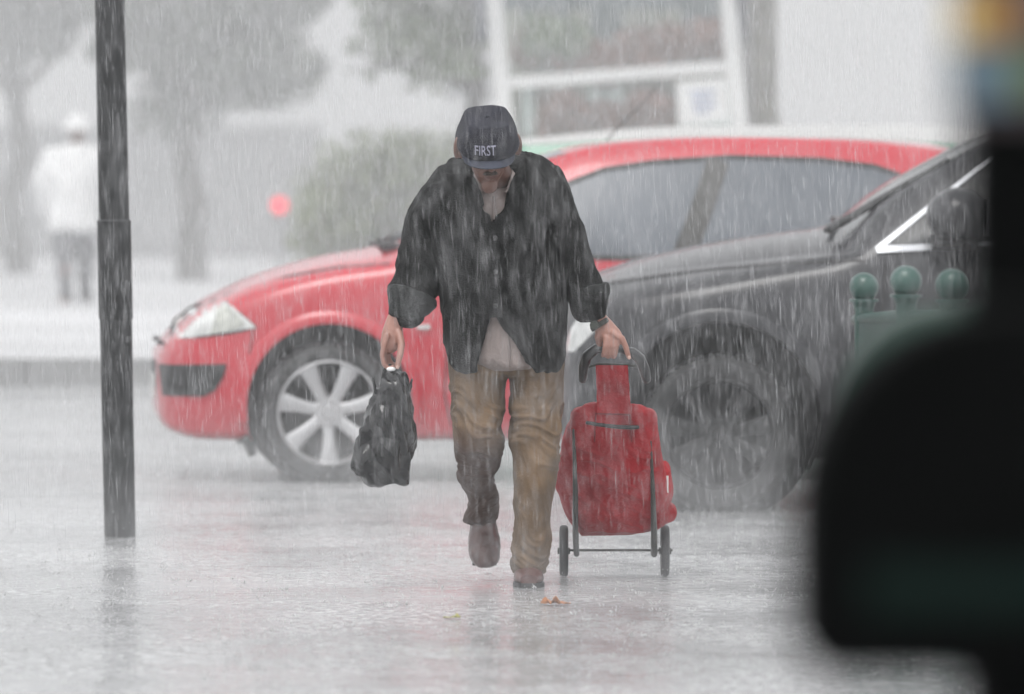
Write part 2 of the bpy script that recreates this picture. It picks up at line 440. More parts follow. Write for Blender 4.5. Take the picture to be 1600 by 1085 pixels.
# --- red hatchback. D = near-side depth
DR = 36.15; sR = F / DR
def rx(px, py): return ((px - 237) / sR, (755 - py) / sR)
#      x,    zb,   zw,  w,    zs,   ws,   ze,   we,   zt
RS = CarShape([
 (0.000, .30, .46, .40, .54, .38, .56, .34, .575),
 (0.030, .24, .46, .54, .56, .52, .60, .46, .615),
 (0.080, .21, .46, .64, .60, .62, .66, .54, .680),
 (0.180, .185, .47, .735, .68, .705, .755, .60, .775),
 (0.300, .18, .48, .79, .75, .75, .82, .64, .845),
 (0.480, .18, .50, .835, .82, .79, .895, .67, .925),
 (0.760, .18, .52, .865, .89, .82, .965, .69, 1.005),
 (1.050, .18, .54, .875, .93, .835, 1.01, .70, 1.060),
 (1.250, .18, .55, .88, .955, .84, 1.13, .66, 1.175),
 (1.500, .18, .55, .88, .975, .84, 1.29, .60, 1.335),
 (1.780, .18, .55, .88, .99, .84, 1.425, .565, 1.465),
 (2.050, .18, .55, .88, 1.0, .84, 1.485, .56, 1.520),
 (2.600, .18, .55, .88, 1.02, .84, 1.515, .56, 1.552),
 (3.100, .18, .55, .88, 1.04, .835, 1.505, .55, 1.548),
 (3.500, .18, .55, .87, 1.06, .82, 1.47, .52, 1.528),
 (3.750, .20, .55, .86, 1.06, .79, 1.42, .48, 1.485),
 (3.950, .26, .57, .82, 1.02, .74, 1.20, .46, 1.24),
 (4.100, .32, .58, .74, .85, .68, .98, .45, 1.01),
 (4.180, .40, .58, .60, .70, .55, .78, .42, .80)])
RZ = R(4)
nose = at(237, 700, DR + .55); root = make_car('red_hatchback', 'red hatchback car with silver five spoke wheels, its nose pointing left, behind the walking man', 'car',
    (nose.x, DR + .88 - .05, 0), RZ, RS, M_red, (.765, 3.40), .315, .243, .375, 7, M_rim, .2, .345)
def W(root_, mbs, name, m, parent=None, ang=40): return mbs.build(name, m, parent or root_, world=False, ang=ang)
for sg in (-1, 1):
    g = [(1.62, 1.02), (1.72, 1.20), (1.86, 1.345), (2.02, 1.405), (2.25, 1.44), (2.6, 1.462), (3.0, 1.45), (3.25, 1.42), (3.42, 1.36), (3.47, 1.28), (3.40, 1.10), (3.1, 1.06), (2.6, 1.03), (2.1, 1.01)]
    gl = W(root, RS.patch(g, .004, sg), 'side_window', M_glass)
    W(root, RS.strip(g + [g[0]], .022, .007, sg), 'window_seal', M_black, gl)
    W(root, RS.strip([(2.36, 1.02), (2.44, 1.2), (2.54, 1.45)], .10, .010, sg), 'door_pillar', mat('pillar_black', (.035, .035, .033), .35), root)
    # headlamp, bumper inlet, trims
    hl_ = [rx(258, 531), rx(268, 505), rx(292, 487), rx(330, 470), rx(345, 472), rx(365, 490), rx(390, 512), rx(352, 520), rx(300, 527)]
    hp = W(root, RS.patch(hl_, .006, sg, .02), 'headlight', M_lamp)
    W(root, RS.patch([rx(318, 522), rx(330, 480), rx(344, 476), rx(372, 506), rx(350, 517)], .011, sg, .02), 'indicator', mat('indicator_lens', (.45, .46, .42), .15, coat=1, var=.35, vscale=25), hp)
    if sg < 0: W(root, RS.strip(hl_ + [hl_[0]], .007, .007, sg), 'lamp_gasket', M_seam, hp)
    W(root, RS.patch([rx(239, 572), rx(343, 569), rx(338, 588), rx(325, 610), rx(308, 620), rx(245, 621)], .010, sg, .02), 'bumper_moulding', M_black)
    W(root, RS.strip([rx(300, 487), rx(345, 462), rx(420, 436), rx(520, 418), rx(600, 412)], .008, .0015, sg), 'bonnet_gap', M_seam)
    W(root, RS.strip([rx(385, 515), rx(378, 560), rx(372, 600)], .006, .0015, sg), 'bumper_gap', M_seam)
    W(root, RS.strip([(1.32, .22), (1.28, .40), (1.30, .75), (1.36, .96)], .008, .0015, sg), 'door_gap', M_seam)
    W(root, RS.strip([(2.45, .24), (2.42, .6), (2.44, 1.0)], .008, .0015, sg), 'door_gap', M_seam)
    W(root, RS.strip([(1.34, .555), (2.4, .575), (3.0, .585)], .03, .012, sg), 'side_moulding', M_red)
    W(root, RS.strip([(1.30, .555), (1.36, .556)], .026, .016, sg), 'moulding_tip', M_chrome)
    W(root, RS.strip([(1.155, .70), (1.215, .702)], .020, .012, sg), 'side_repeater', M_lamp)
    # door mirror
    mm = MB().sphere((1.62, sg * .98, 1.06), (.07, .10, .075)); mm.box((1.64, sg * .88, 1.03), (.05, .12, .03)); W(root, mm, 'door_mirror', M_red)
# windscreen, wipers, grille, number plate, splash flap
W(root, RS.topsheet(1.12, 1.86, .93, .004), 'windscreen', M_glass)
mm = MB(); mm.tube([(1.02, -.55, 1.055), (1.10, -.30, 1.095), (1.12, .05, 1.115)], .012); mm.tube([(1.03, .0, 1.075), (1.12, .3, 1.095)], .012); mm.box((1.06, 0, 1.06), (.09, 1.1, .02)); W(root, mm, 'wipers', M_black)
mm = MB().box((.012, 0, .47), (.03, .66, .12)); W(root, mm, 'grille', M_black)
mm = MB().box((-.008, 0, .42), (.012, .50, .10)); W(root, mm, 'number_plate', M_white)
for sg in (-1, 1):
    mm = MB().box((.405, sg * .72, .165), (.035, .24, .09), Matrix.Rotation(R(-25), 3, 'Y')); W(root, mm, 'splash_flap', M_black)
    mm = MB().sphere((.018, sg * .40, .62), (.018, .02, .012)); W(root, mm, 'washer_jet', M_black)
W(root, MB().cyl((2.1, .2, 1.54), (2.35, .2, 1.80), .004, .002, 6), 'aerial', M_black)

# --- grey crossover in front of it
DG = 33.3; sG = F / DG; GB = 205 + 1.58 * sG
def gx(px, py): return ((px - 868) / sG, (GB - py) / sG)
zoff = (GB - 800) / sG
def gz(py): return (GB - py) / sG
GS = CarShape([
 (0.000, .34, .55, .42, .72, .40, .80, .34, .84),
 (0.040, .27, .55, .58, .76, .56, .87, .46, .905),
 (0.100, .24, .55, .70, .80, .68, .92, .55, .95),
 (0.220, .22, .56, .80, .84, .77, .935, .60, .995),
 (0.380, .21, .57, .86, .88, .82, .970, .63, 1.045),
 (0.650, .21, .60, .90, .925, .86, 1.015, .66, 1.105),
 (0.900, .21, .60, .91, .965, .865, 1.055, .67, 1.145),
 (1.150, .21, .60, .915, 1.0, .87, 1.10, .69, 1.18),
 (1.350, .21, .60, .915, 1.06, .875, 1.27, .68, 1.315),
 (1.600, .21, .60, .915, 1.075, .875, 1.41, .64, 1.455),
 (1.850, .21, .60, .915, 1.08, .875, 1.52, .61, 1.565),
 (2.200, .21, .60, .915, 1.09, .875, 1.585, .60, 1.635),
 (2.900, .21, .60, .915, 1.12, .87, 1.60, .59, 1.655),
 (3.600, .22, .60, .91, 1.15, .86, 1.54, .57, 1.60),
 (4.200, .28, .62, .88, 1.12, .80, 1.30, .52, 1.34),
 (4.550, .36, .64, .78, .95, .72, 1.05, .48, 1.07),
 (4.620, .44, .64, .64, .80, .60, .85, .42, .87)])
root = make_car('grey_crossover', 'dark grey wet car with chrome window trim, right behind the red shopping trolley', 'car',
    (at(868, 700, DG + .4).x, DG + .93, 0), R(1.5), GS, M_grey, (.655, 3.45), .325, .235, .43, 9, M_rimd, .22, .365, .006)
for sg in (-1, 1):
    g = [gx(1362, 391), gx(1440, 330), gx(1524, 268), gx(1556, 246), (2.3, 1.56), (3.0, 1.555), (3.5, 1.48), (3.75, 1.36), (3.7, 1.2), (2.6, 1.13), gx(1524, 382)]
    g[0] = (g[0][0], max(g[0][1], 1.09))
    gl = W(root, GS.patch(g, .004, sg), 'side_window', M_glassd)
    W(root, GS.strip(g + [g[0]], .018, .012, sg), 'chrome_surround', M_chrome, gl); W(root, GS.strip([g[0], gx(1460, 386)], .026, .018, sg), 'chrome_sill', M_chrome, gl)
    W(root, GS.strip([(2.55, 1.12), (2.60, 1.53)], .09, .008, sg), 'door_pillar', M_black)
    hp = W(root, GS.patch([(.02, .66), (.05, .76), (.10, .84), (.19, .86), (.15, .76), (.06, .66)], .008, sg, .02), 'headlight', M_lamp)
    W(root, GS.strip([(.11, .93), (.3, .955), (.6, 1.0), (.95, 1.03), (1.25, 1.045)], .008, .0015, sg), 'bonnet_gap', M_seam)
    W(root, GS.strip([(1.36, .28), (1.32, .6), (1.34, 1.03)], .008, .0015, sg), 'door_gap', M_seam)
    W(root, GS.strip([(2.50, .28), (2.5, 1.08)], .008, .0015, sg), 'door_gap', M_seam)
    W(root, GS.strip([(1.22, .30), (2.0, .27), (2.95, .30)], .09, .014, sg), 'sill', M_black)
    W(root, GS.strip([(.20, .99 - .03), (.5, 1.0), (.9, 1.045), (1.25, 1.075)], .016, .006, sg), 'bonnet_crease', M_grey)
    c = gx(1468, 338)
    mb_ = MB().sphere((c[0] + .045, sg * 1.04, c[1] + .005), (.135, .15, .115), nu=28, nv=18); mb_.box((c[0] + .09, sg * 1.04, c[1] - .03), (.12, .24, .13)); me_ = remeshed(mb_.mesh('door_mirror'), .012, 4); m_ = link('door_mirror', me_, M_grey, root, world=False); W(root, MB().box((c[0] + .165, sg * 1.04, c[1] - .005), (.01, .22, .15)), 'mirror_glass', M_chrome, m_)
    mm = MB().box((c[0] + .01, sg * .95, c[1] - .10), (.13, .22, .05)); W(root, mm, 'mirror_arm', M_black, m_)
    W(root, GS.strip([gx(1462, 390), gx(1520, 388)], .012, .018, sg), 'door_rail', M_chrome)
W(root, GS.topsheet(1.19, 1.92, .93, .004), 'windscreen', M_glassd)
mm = MB(); mm.tube([(1.13, -.62, 1.17), (1.30, -.60, 1.27), (1.62, -.575, 1.45)], .018); W(root, mm, 'windscreen_seal', M_black)
mm = MB(); mm.tube([(1.12, -.5, 1.165), (1.22, -.1, 1.205), (1.20, .3, 1.205)], .012); W(root, mm, 'wipers', M_black)
W(root, MB().box((-.01, 0, .62), (.04, .76, .28)), 'grille', M_black)
W(root, MB().box((-.03, 0, .45), (.012, .52, .11)), 'number_plate', M_white)

# --- green van with a white roof, mostly hidden behind the red car
VS = CarShape([
 (0.00, .35, .6, .60, .95, .58, 1.25, .50, 1.30), (.06, .30, .6, .78, .98, .76, 1.43, .62, 1.46), (.3, .25, .6, .86, 1.0, .84, 1.495, .70, 1.53),
 (1.2, .22, .6, .88, 1.0, .86, 1.525, .72, 1.595), (2.4, .22, .6, .88, 1.0, .86, 1.50, .74, 1.60), (3.1, .22, .6, .88, 1.0, .86, 1.44, .66, 1.50),
 (3.6, .22, .6, .87, .98, .83, 1.25, .64, 1.29), (3.8, .22, .6, .86, .92, .80, 1.03, .64, 1.07), (4.3, .25, .6, .78, .80, .72, .88, .55, .91), (4.45, .35, .55, .55, .65, .5, .7, .4, .72)])
DV = 42.5
root = make_car('green_van', 'green van with a white roof parked behind the red car, only its upper edge showing', 'van',
    (at(745, 300, DV).x, DV + .9, 0), R(-1.0), VS, M_green, (.75, 3.5), .31, .2, .37, 6, M_rim, .2, .34)
M_vw = mat('van_roof_paint', (.50, .50, .49), .5, var=.05)
W(root, VS.topsheet(.08, 3.1, 1.05, .012, 30, 24), 'roof', M_vw)
for sg in (-1, 1):
    W(root, VS.patch([(.35, 1.02), (.35, 1.28), (2.9, 1.36), (3.35, 1.06)], .004, sg, .08), 'side_window', M_glass)


# ------------------------------------------------------------------ lamp post on the left
M_post = mat('dark_grey_painted_metal', (.022, .023, .024), .5, coat=0, spec=.25, var=.2, vscale=14, bump=.15, bscale=60)
b0 = gnd(187, 839); pd = b0.y
t0 = at(170, -120, pd); base = Vector((at(187, 839, pd).x, pd, -.01))
root = thing('lamp_post', 'dark grey metal post with a thicker sleeve, leaning slightly, on the left', 'post', base)
def on(py):   # axis point of the leaning post at a photo row
    z = at(0, py, pd).z; x0 = at(187.5, 838, pd); x1 = at(171.5, 0, pd); k = (z - x0.z) / (x1.z - x0.z)
    return Vector((x0.x + (x1.x - x0.x) * k, pd, z))
mm = MB(); rp = 24 / (F / pd)
mm.cyl(on(838) - Vector((0, 0, .01)), on(496), rp * 1.02, rp * 1.05, 32); mm.cyl(on(346), on(-900), rp * 1.0, rp * .9, 32)
mm.build('shaft', M_post, root)
mm = MB(); rs_ = 26.5 / (F / pd); mm.loft([[p + (c * k) for c in [Vector((math.cos(a), math.sin(a), 0)) for a in [2*math.pi*j/32 for j in range(32)]]] for p, k in ((on(500), rs_ * .97), (on(496), rs_ * 1.01), (on(352), rs_), (on(346), rs_ * 1.02), (on(343), rs_ * .93))])
mm.build('sleeve', M_post, root)
mm = MB(); tp = on(-900); mm.tube([tp, tp + Vector((.1, 0, .35)), tp + Vector((.6, 0, .5)), tp + Vector((1.0, 0, .5))], .035); mm.build('arm', M_post, root)
mm = MB().sphere(tp + Vector((1.15, 0, .47)), (.28, .12, .07)); mm.build('lamp_head', M_post, root)

# ------------------------------------------------------------------ background
def facade(name, label, x0, x1, Y, z0, z1, m, wins, depth=8, parapet=True):
    root = thing(name, label, 'building', ((x0 + x1) / 2, Y, 0))
    MB().box(((x0 + x1) / 2, Y + depth / 2, (z0 + z1) / 2), (x1 - x0, depth, z1 - z0)).build('wall', m, root, sm=False)
    if parapet: MB().box(((x0 + x1) / 2, Y + depth / 2, z1 + .1), (x1 - x0 + .3, depth + .3, .2)).build('cornice', M_stone, root, sm=False)
    for (a, b, c, d) in wins:
        fr = MB(); t = .07
        fr.box(((a + b) / 2, Y - .03, d), (b - a + .1, .12, t)).box(((a + b) / 2, Y - .05, c), (b - a + .2, .16, t))
        fr.box((a, Y - .028, (c + d) / 2), (t, .115, d - c - t)).box((b, Y - .028, (c + d) / 2), (t, .115, d - c - t)).box(((a + b) / 2, Y - .02, (c + d) / 2), (t * .6, .09, d - c - t))
        w_ = fr.build('window', M_white, root, sm=False)
        MB().box(((a + b) / 2, Y - .006, (c + d) / 2), (b - a, .03, d - c)).build('pane', M_glassd, w_, sm=False)
    return root
M_stone = mat('pale_stone', (.60, .59, .57), .8, var=.06, vscale=.8, bump=.1, bscale=8)
M_render = mat('pale_render_wall', (.52, .52, .515), .85, var=.05, vscale=.5, bump=.1, bscale=6)
M_render2 = mat('grey_render_wall', (.50, .50, .50), .85, var=.08, vscale=.5, bump=.1, bscale=6)
YB = 104
bx0, bx1 = at(640, 0, YB).x, at(1900, 0, YB).x
facade('pale_building', 'long pale rendered building behind the white framed shelter', bx0, bx1 + 2, YB, 0, 9, M_render,
       [(a, a + 1.3, c, c + 1.7) for a in (bx0 + 5.6, bx0 + 8.0) for c in (4.4, 7.0)] + [(bx0 + .4, bx0 + 3.6, 1.9, 4.2)])
facade('grey_building', 'long light grey building faint in the rain behind the left trees', at(-500, 0, 128).x, at(640, 0, 128).x, 128, 0, 10, M_render2,
       [(a, a + 1.2, c, c + 1.8) for a in np.arange(at(-450, 0, 128).x, at(600, 0, 128).x - 1, 2.6) for c in (4.6, 7.4)])
# low grey wall across the left background
a, b = at(-500, 0, 90), at(500, 0, 90)
M_wall = mat('rain_darkened_wall', (.15, .15, .155), .8, var=.25, vscale=.7, bump=.2, bscale=5)
root = thing('low_wall', 'low dark grey wall across the left background behind the two trees', 'wall', ((a.x + b.x) / 2, 90, 0))
MB().box(((a.x + b.x) / 2, 90, .85), (b.x - a.x, .3, 1.5)).build('wall_body', M_wall, root, sm=False)
MB().box(((a.x + b.x) / 2, 90, 1.63), (b.x - a.x + .1, .4, .08)).build('coping', mat('coping_stone', (.3, .3, .3), .7), root, sm=False)

def leaf_mb(centres, n, size, droop=0, seed=1):
    """leaf-sized faces scattered through overlapping clumps"""
    g = np.random.default_rng(seed); mb = MB(); C = [Vector(c[:3]) for c in centres]; S = [c[3:] for c in centres]
    vol = np.array([q[0] * q[1] * q[2] for q in S]); pr = vol / vol.sum(); idx = g.choice(len(C), n, p=pr)
    V = []; Fc = []
    for k in idx:
        d = g.normal(size=3); d /= np.linalg.norm(d); r = g.random() ** .45
        p = C[k] + Vector((d[0] * S[k][0] * r, d[1] * S[k][1] * r, d[2] * S[k][2] * r))
        a = Vector(g.normal(size=3)).normalized(); b = a.cross(Vector(g.normal(size=3))).normalized(); s_ = size * (.6 + .8 * g.random())
        i = len(V); V += [p - a * s_, p + b * s_ * .45, p + a * s_, p - b * s_ * .45 + Vector((0, 0, -.2 * s_))]; Fc.append((i, i + 1, i + 2, i + 3))
    return mb.add(V, Fc)
def limb(mb, p, q, r0, r1, seed=0, wob=.06):
    g = random.Random(seed); p, q = Vector(p), Vector(q); P = []
    for i in range(6):
        t = i / 5; P.append(p.lerp(q, t) + Vector((g.uniform(-1, 1), g.uniform(-1, 1), 0)) * wob * (t * (1 - t) * 4))
    mb.tube(P, [r0 + (r1 - r0) * i / 5 for i in range(6)], 10)
def clumps(c, ext, n, sz, seed, flat=.75):
    g = random.Random(seed); o = []
    for i in range(n):
        while True:
            d = Vector((g.uniform(-1, 1), g.uniform(-1, 1), g.uniform(-1, 1)))
            if .25 < d.length < 1: break
        s_ = sz * g.uniform(.6, 1.3); o.append((c[0] + d.x * ext[0], c[1] + d.y * ext[1], c[2] + d.z * ext[2], s_ * 1.2, s_, s_ * flat))
    return o
def leafmat(name, col):
    m = mat(name, col, .55, var=.35, vscale=3); return m
M_bark = mat('wet_bark', (.07, .065, .058), .8, var=.3, vscale=8, bump=.5, bscale=20)
def tree(name, label, base, trunk_top, r, cl, nleaf, size, mleaf, seed, group=None, limbs=6, mb_=M_bark):
    root = thing(name, label, 'tree', base, 0, group)
    mb = MB(); limb(mb, base, trunk_top, r, r * .62, seed, .08); g = random.Random(seed + 5)
    for c in g.sample(cl, min(limbs, len(cl))): limb(mb, Vector(base).lerp(Vector(trunk_top), g.uniform(.8, 1)), c[:3], r * .4, r * .08, g.random(), .1)
    mb.build('trunk', mb_, root); leaf_mb(cl, nleaf, size, seed=seed).build('crown', mleaf, root, sm=False)
    return root
G = 'trees in the rain beyond the road'
zp = .168
ML_far = leafmat('far_leaves', (.07, .085, .06)); ML_con = leafmat('conifer_leaves', (.10, .135, .06)); ML_bush = leafmat('bush_leaves', (.13, .16, .055)); ML_red = leafmat('russet_leaves', (.28, .075, .04))
YT = 76
c = at(300, 60, YT)
tree('street_tree', 'grey leafy tree with a straight trunk between the dark post and the red light', (at(300, 0, YT).x, YT, zp), at(300, 130, YT), .15,
     clumps((c.x, YT, c.z + .15), (1.0, 1.0, .85), 22, .42, 3), 6500, .075, ML_far, 3, G)
c = at(20, 0, YT + 4)
tree('street_tree', 'grey tree at the left edge of the picture behind the white-shirted person', (at(28, 0, YT + 4).x, YT + 4, zp), at(25, 120, YT + 4), .14,
     clumps((c.x, YT + 4, c.z + .35), (1.1, 1.0, .75), 20, .42, 8), 6000, .075, ML_far, 8, G)
YC = 66
c = at(668, 55, YC)
cl = [(*at(x, y, YC + random.uniform(-.5, .5)), s_, s_, s_ * .55) for x, y, s_ in ((560, 70, .13), (590, 30, .22), (540, 75, .08), (545, 112, .07), (600, 100, .2), (575, 118, .1), (640, 60, .36), (690, 30, .36), (700, 100, .30), (650, 120, .2), (690, 146, .09), (670, 140, .10), (740, 50, .3), (735, 110, .2), (620, -30, .4), (720, -60, .5), (580, 0, .2), (640, 10, .3), (760, 0, .3), (700, -140, .6))]
tree('conifer_tree', 'olive green tree with drooping branch tips left of the white shelter', (at(752, 0, YC).x, YC, zp), at(735, 60, YC), .10, cl, 5200, .045, ML_con, 5, G, 12)
YR = 62
root_t = at(1222, 400, YR)
cl = clumps((at(1200, 0, YR).x, YR, 4.6), (1.6, 1.4, .9), 16, .5, 12)
tree('street_tree', 'pale barked tree trunk right of the white shelter', (at(1222, 0, YR).x, YR, zp), (at(1190, 0, YR).x, YR, 4.2), .12, cl, 4000, .07, ML_far, 12, G, mb_=mat('pale_bark', (.20, .195, .17), .8, var=.3, vscale=6, bump=.4))
# bush
YH = 70
c0 = at(560, 300, YH)
cl = [(*at(x, y, YH + random.uniform(-.5, .5)), .34, .34, .30) for x in range(512, 760, 31) for y in (252, 290, 335, 380, 420) if not (y == 252 and x < 560)] + [(*at(490, 330, YH), .22, .3, .25), (*at(480, 370, YH), .2, .3, .2), (*at(520, 235, YH), .15, .2, .12)]
root = thing('rounded_bush', 'yellowish green rounded bush left of the capped man', 'bush', (c0.x, YH, zp))
mm = MB(); g = random.Random(4)
for q in g.sample(cl, 9): limb(mm, (c0.x + .5, YH, zp), q[:3], .03, .006, g.random(), .1)
mm.build('stem', M_bark, root); leaf_mb(cl, 9000, .05, seed=9).build('foliage', ML_bush, root, sm=False)

# white framed shelter, built a little out of plumb
YS = 56
M_frame = mat('white_shelter_paint', (.74, .74, .73), .45, coat=.2, var=.06, vscale=3)
root = thing('bus_shelter', 'white framed glass shelter leaning slightly, with a white notice panel', 'shelter', (at(965, 0, YS).x, YS, zp))
def bar(mb, p, q, w_, d_):
    p, q = Vector(p), Vector(q); t = (q - p).normalized(); n = Vector((0, 1, 0)); s_ = t.cross(n).normalized()
    mb.loft([[c + s_ * w_ / 2 * a + n * d_ / 2 * b for a, b in ((-1, -1), (1, -1), (1, 1), (-1, 1))] for c in (p, q)])
    return mb
def ext(px0, py0, px1, py1, z, Y):
    a, b = at(px0, py0, Y), at(px1, py1, Y); k = (z - a.z) / (b.z - a.z); return a.lerp(b, k)
Lb, Lt = ext(772, 0, 788, 175, zp, YS), ext(772, 0, 788, 175, 3.1, YS)
Rb, Rt = ext(1137, 0, 1155, 195, zp, YS), ext(1137, 0, 1155, 195, 3.1, YS)
bar(MB(), Lb, Lt, .11, .12).build('post', M_frame, root, sm=False); bar(MB(), Rb, Rt, .11, .12).build('post', M_frame, root, sm=False)
bar(MB(), at(790, 130, YS), at(1138, 104, YS), .085, .08).build('crossbar', M_frame, root, sm=False)
bar(MB(), Lt + Vector((-.4, 0, 0)), Rt + Vector((.4, 0, .1)), .14, 1.3).build('roof', M_frame, root, sm=False)
M_pane = bpy.data.materials.new('shelter_glass'); M_pane.use_nodes = True; t = M_pane.node_tree; t.nodes.clear()
o_ = t.nodes.new('ShaderNodeOutputMaterial'); mx = t.nodes.new('ShaderNodeMixShader'); tr = t.nodes.new('ShaderNodeBsdfTransparent'); gl = t.nodes.new('ShaderNodeBsdfGlossy')
tr.inputs[0].default_value = (.80, .86, .84, 1); gl.inputs['Roughness'].default_value = .1; mx.inputs[0].default_value = .10
t.links.new(tr.outputs[0], mx.inputs[1]); t.links.new(gl.outputs[0], mx.inputs[2]); t.links.new(mx.outputs[0], o_.inputs[0])
def quadbox(P, Y0, th):
    v = [Vector((p.x, Y0, p.z)) for p in P] + [Vector((p.x, Y0 + th, p.z)) for p in P]
    return MB().add(v, [(0, 1, 2, 3), (7, 6, 5, 4), (0, 4, 5, 1), (1, 5, 6, 2), (2, 6, 7, 3), (3, 7, 4, 0)])
quadbox([Lb.lerp(Lt, .97), Rb.lerp(Rt, .97), Rb.lerp(Rt, .1), Lb.lerp(Lt, .1)], YS + .01, .01).build('glass_pane', M_pane, root, sm=False)
nt_ = quadbox([at(1057, 128, YS), at(1134, 122, YS), at(1139, 190, YS), at(1060, 196, YS)], YS - .08, .03).build('notice_panel', M_white, root, sm=False)
M_blue = mat('faded_blue_print', (.33, .38, .55), .6, var=.3, vscale=9)
mm = MB()
for k, (x0, x1) in enumerate(((1078, 1118), (1082, 1112), (1080, 1120), (1086, 1108))):
    y = 143 + k * 10; quad = [at(x0, y, YS), at(x1, y - 1, YS), at(x1, y + 3, YS), at(x0, y + 4, YS)]; q = quadbox(quad, YS - .086, .004); mm.add(q.v, q.f)
mm.build('notice_print', M_blue, nt_, sm=False)
# russet hedges seen through it, planter, dark kiosk band
def hedge(name, label, px0, px1, py0, py1, Y, ml, n, seed, group=None):
    a, b = at(px0, py1, Y), at(px1, py0, Y); root = thing(name, label, 'hedge', ((a.x + b.x) / 2, Y, zp), 0, group)
    g = random.Random(seed); cl = []
    nx = max(2, int((b.x - a.x) / .25))
    for i in range(nx):
        for k in range(3):
            cl.append((a.x + (b.x - a.x) * (i + .5) / nx, Y + g.uniform(-.2, .2), a.z + (b.z - a.z) * g.uniform(.1, 1), .2, .2, .16))
    mm = MB()
    for i in range(nx): limb(mm, (a.x + (b.x - a.x) * (i + .5) / nx, Y, zp if a.z < zp + 1.3 else a.z - .25), (a.x + (b.x - a.x) * (i + .5) / nx, Y, a.z + (b.z - a.z) * .6), .02, .006, i, .04)
    mm.build('stem', M_bark, root); leaf_mb(cl, n, .045, seed=seed).build('foliage', ml, root, sm=False); return root
root = thing('planter_terrace', 'dark raised terrace wall carrying russet hedges behind the shelter', 'terrace', (at(960, 0, 60).x, 60.5, zp))
a, b = at(740, 0, 60), at(1180, 0, 60)
M_tw = mat('terrace_wall', (.19, .145, .115), .7, var=.25, vscale=2.5)
MB().box(((a.x + b.x) / 2, 61.0, .85), (b.x - a.x, 1.4, 1.4)).build('wall_body', M_tw, root, sm=False)
M_cab = mat('terrace_screen', (.27, .24, .20), .5, coat=.2, var=.3, vscale=4, stretch=(1, 1, .2))
mm = MB()
for px in (800, 850, 905, 990, 1020, 1050): mm.box((at(px, 0, 61).x, 61.4, 2.0), (.16, .08, 1.0))
mm.build('screen_panel', M_cab, root, sm=False)
a0 = at(812, 112, 60.5); b0_ = at(1135, 112, 60.5)
MB().box(((a0.x + b0_.x) / 2, 60.8, at(0, 116, 60.8).z), (b0_.x - a0.x, .5, .12)).build('trough', M_tw, root, sm=False)
MB().box(((a.x + b.x) / 2, 62.3, at(0, 10, 62).z + .12), (b.x - a.x, .3, .75)).build('awning', mat('dark_awning', (.09, .10, .12), .7, var=.4, vscale=5), root, sm=False)
hedge('russet_hedge', 'red brown hedge above the crossbar of the white shelter', 815, 1132, 58, 112, 60.8, ML_red, 5200, 21, 'russet hedges behind the shelter')
hedge('russet_hedge', 'low red brown hedge just above the van roof behind the shelter', 845, 1050, 172, 204, 60.2, ML_red, 3000, 22, 'russet hedges behind the shelter')
hedge('olive_shrub', 'small yellowish shrub in front of the awning inside the shelter frame', 830, 905, 48, 66, 60.1, ML_bush, 700, 23)
# grey column right of the shelter
cc = at(1170, 300, 64); root = thing('stone_column', 'grey square column standing beside the pale tree trunk', 'column', (cc.x, 64, zp))
mm = MB().box((cc.x, 64, 2.4), (.20, .2, 4.4)); mm.build('shaft', mat('grey_column', (.26, .26, .255), .8, var=.15), root, sm=False)
MB().box((cc.x, 64, .28), (.30, .3, .22)).build('plinth', M_stone, root, sm=False)

# red signal light
YL = 66; c = at(437, 321, YL)
root = thing('signal_light', 'small lit red signal light on a thin grey post', 'traffic light', (c.x, YL, zp))
M_sig = mat('signal_housing', (.30, .31, .31), .5)
MB().cyl((c.x, YL + .06, zp), (c.x, YL + .06, c.z + .12), .02, .02, 12).build('post', M_sig, root)
rounded_box('housing', (c.x, YL + .03, c.z), (.17, .12, .26), .03, M_sig, root)
MB().cyl((c.x, YL - .035, c.z), (c.x, YL - .052, c.z), .070, .064, 28).build('lens', mat('red_lens', (.7, .03, .04), .3, var=0, emit=(1, .06, .10, .9)), root)

# ------------------------------------------------------------------ far person
M_whitecloth = mat('white_wet_cloth', (.78, .78, .78), .7, var=.05, vscale=5, bump=.3, bscale=12)
M_darkcloth = mat('grey_trousers', (.11, .11, .12), .8, var=.15)
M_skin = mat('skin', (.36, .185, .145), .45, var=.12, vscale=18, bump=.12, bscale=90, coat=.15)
YP = F * (CH - zp) / (472 - 205)
root = thing('person', 'distant person in a loose white top and grey trousers, partly behind the dark post', 'person', (at(118, 0, YP).x, YP, zp))
mm = MB()
mm.sphere(at(121, 202, YP), (.085, .1, .115)); hl(mm, [(215, 113, 129, YP, .05), (232, 112, 130, YP, .05)])
hl(mm, dense([(228, 106, 138, YP, .05), (238, 84, 152, YP, .09), (270, 78, 152, YP, .11), (320, 86, 146, YP, .1), (360, 88, 146, YP, .1), (375, 90, 146, YP, .1)]))
for xs in ((92, 110, -.15), (124, 142, .12)): hl(mm, [(365, xs[0] - 2, xs[1] + 2, YP, .08), (415, xs[0], xs[1], YP + xs[2] * .5, .06), (462, xs[0] + 3, xs[1] - 2, YP + xs[2], .045)]); mm.sphere(at((xs[0] + xs[1]) / 2, 469, YP + xs[2]) + Vector((0, .05, 0)), (.05, .13, .045))
for s_, xs in ((-1, ((84, 245), (68, 285), (76, 325), (96, 335))), (1, ((146, 245), (158, 285), (152, 325), (134, 338)))):
    mm.tube([at(xs[0][0], xs[0][1], YP), at(xs[1][0], xs[1][1], YP + .05), at(xs[2][0], xs[2][1], YP + .18), at(xs[3][0], xs[3][1], YP + .32)], [.06, .05, .038, .036])
me = remeshed(mm.mesh('body'), .014, 2); link('body', me, M_skin, root)
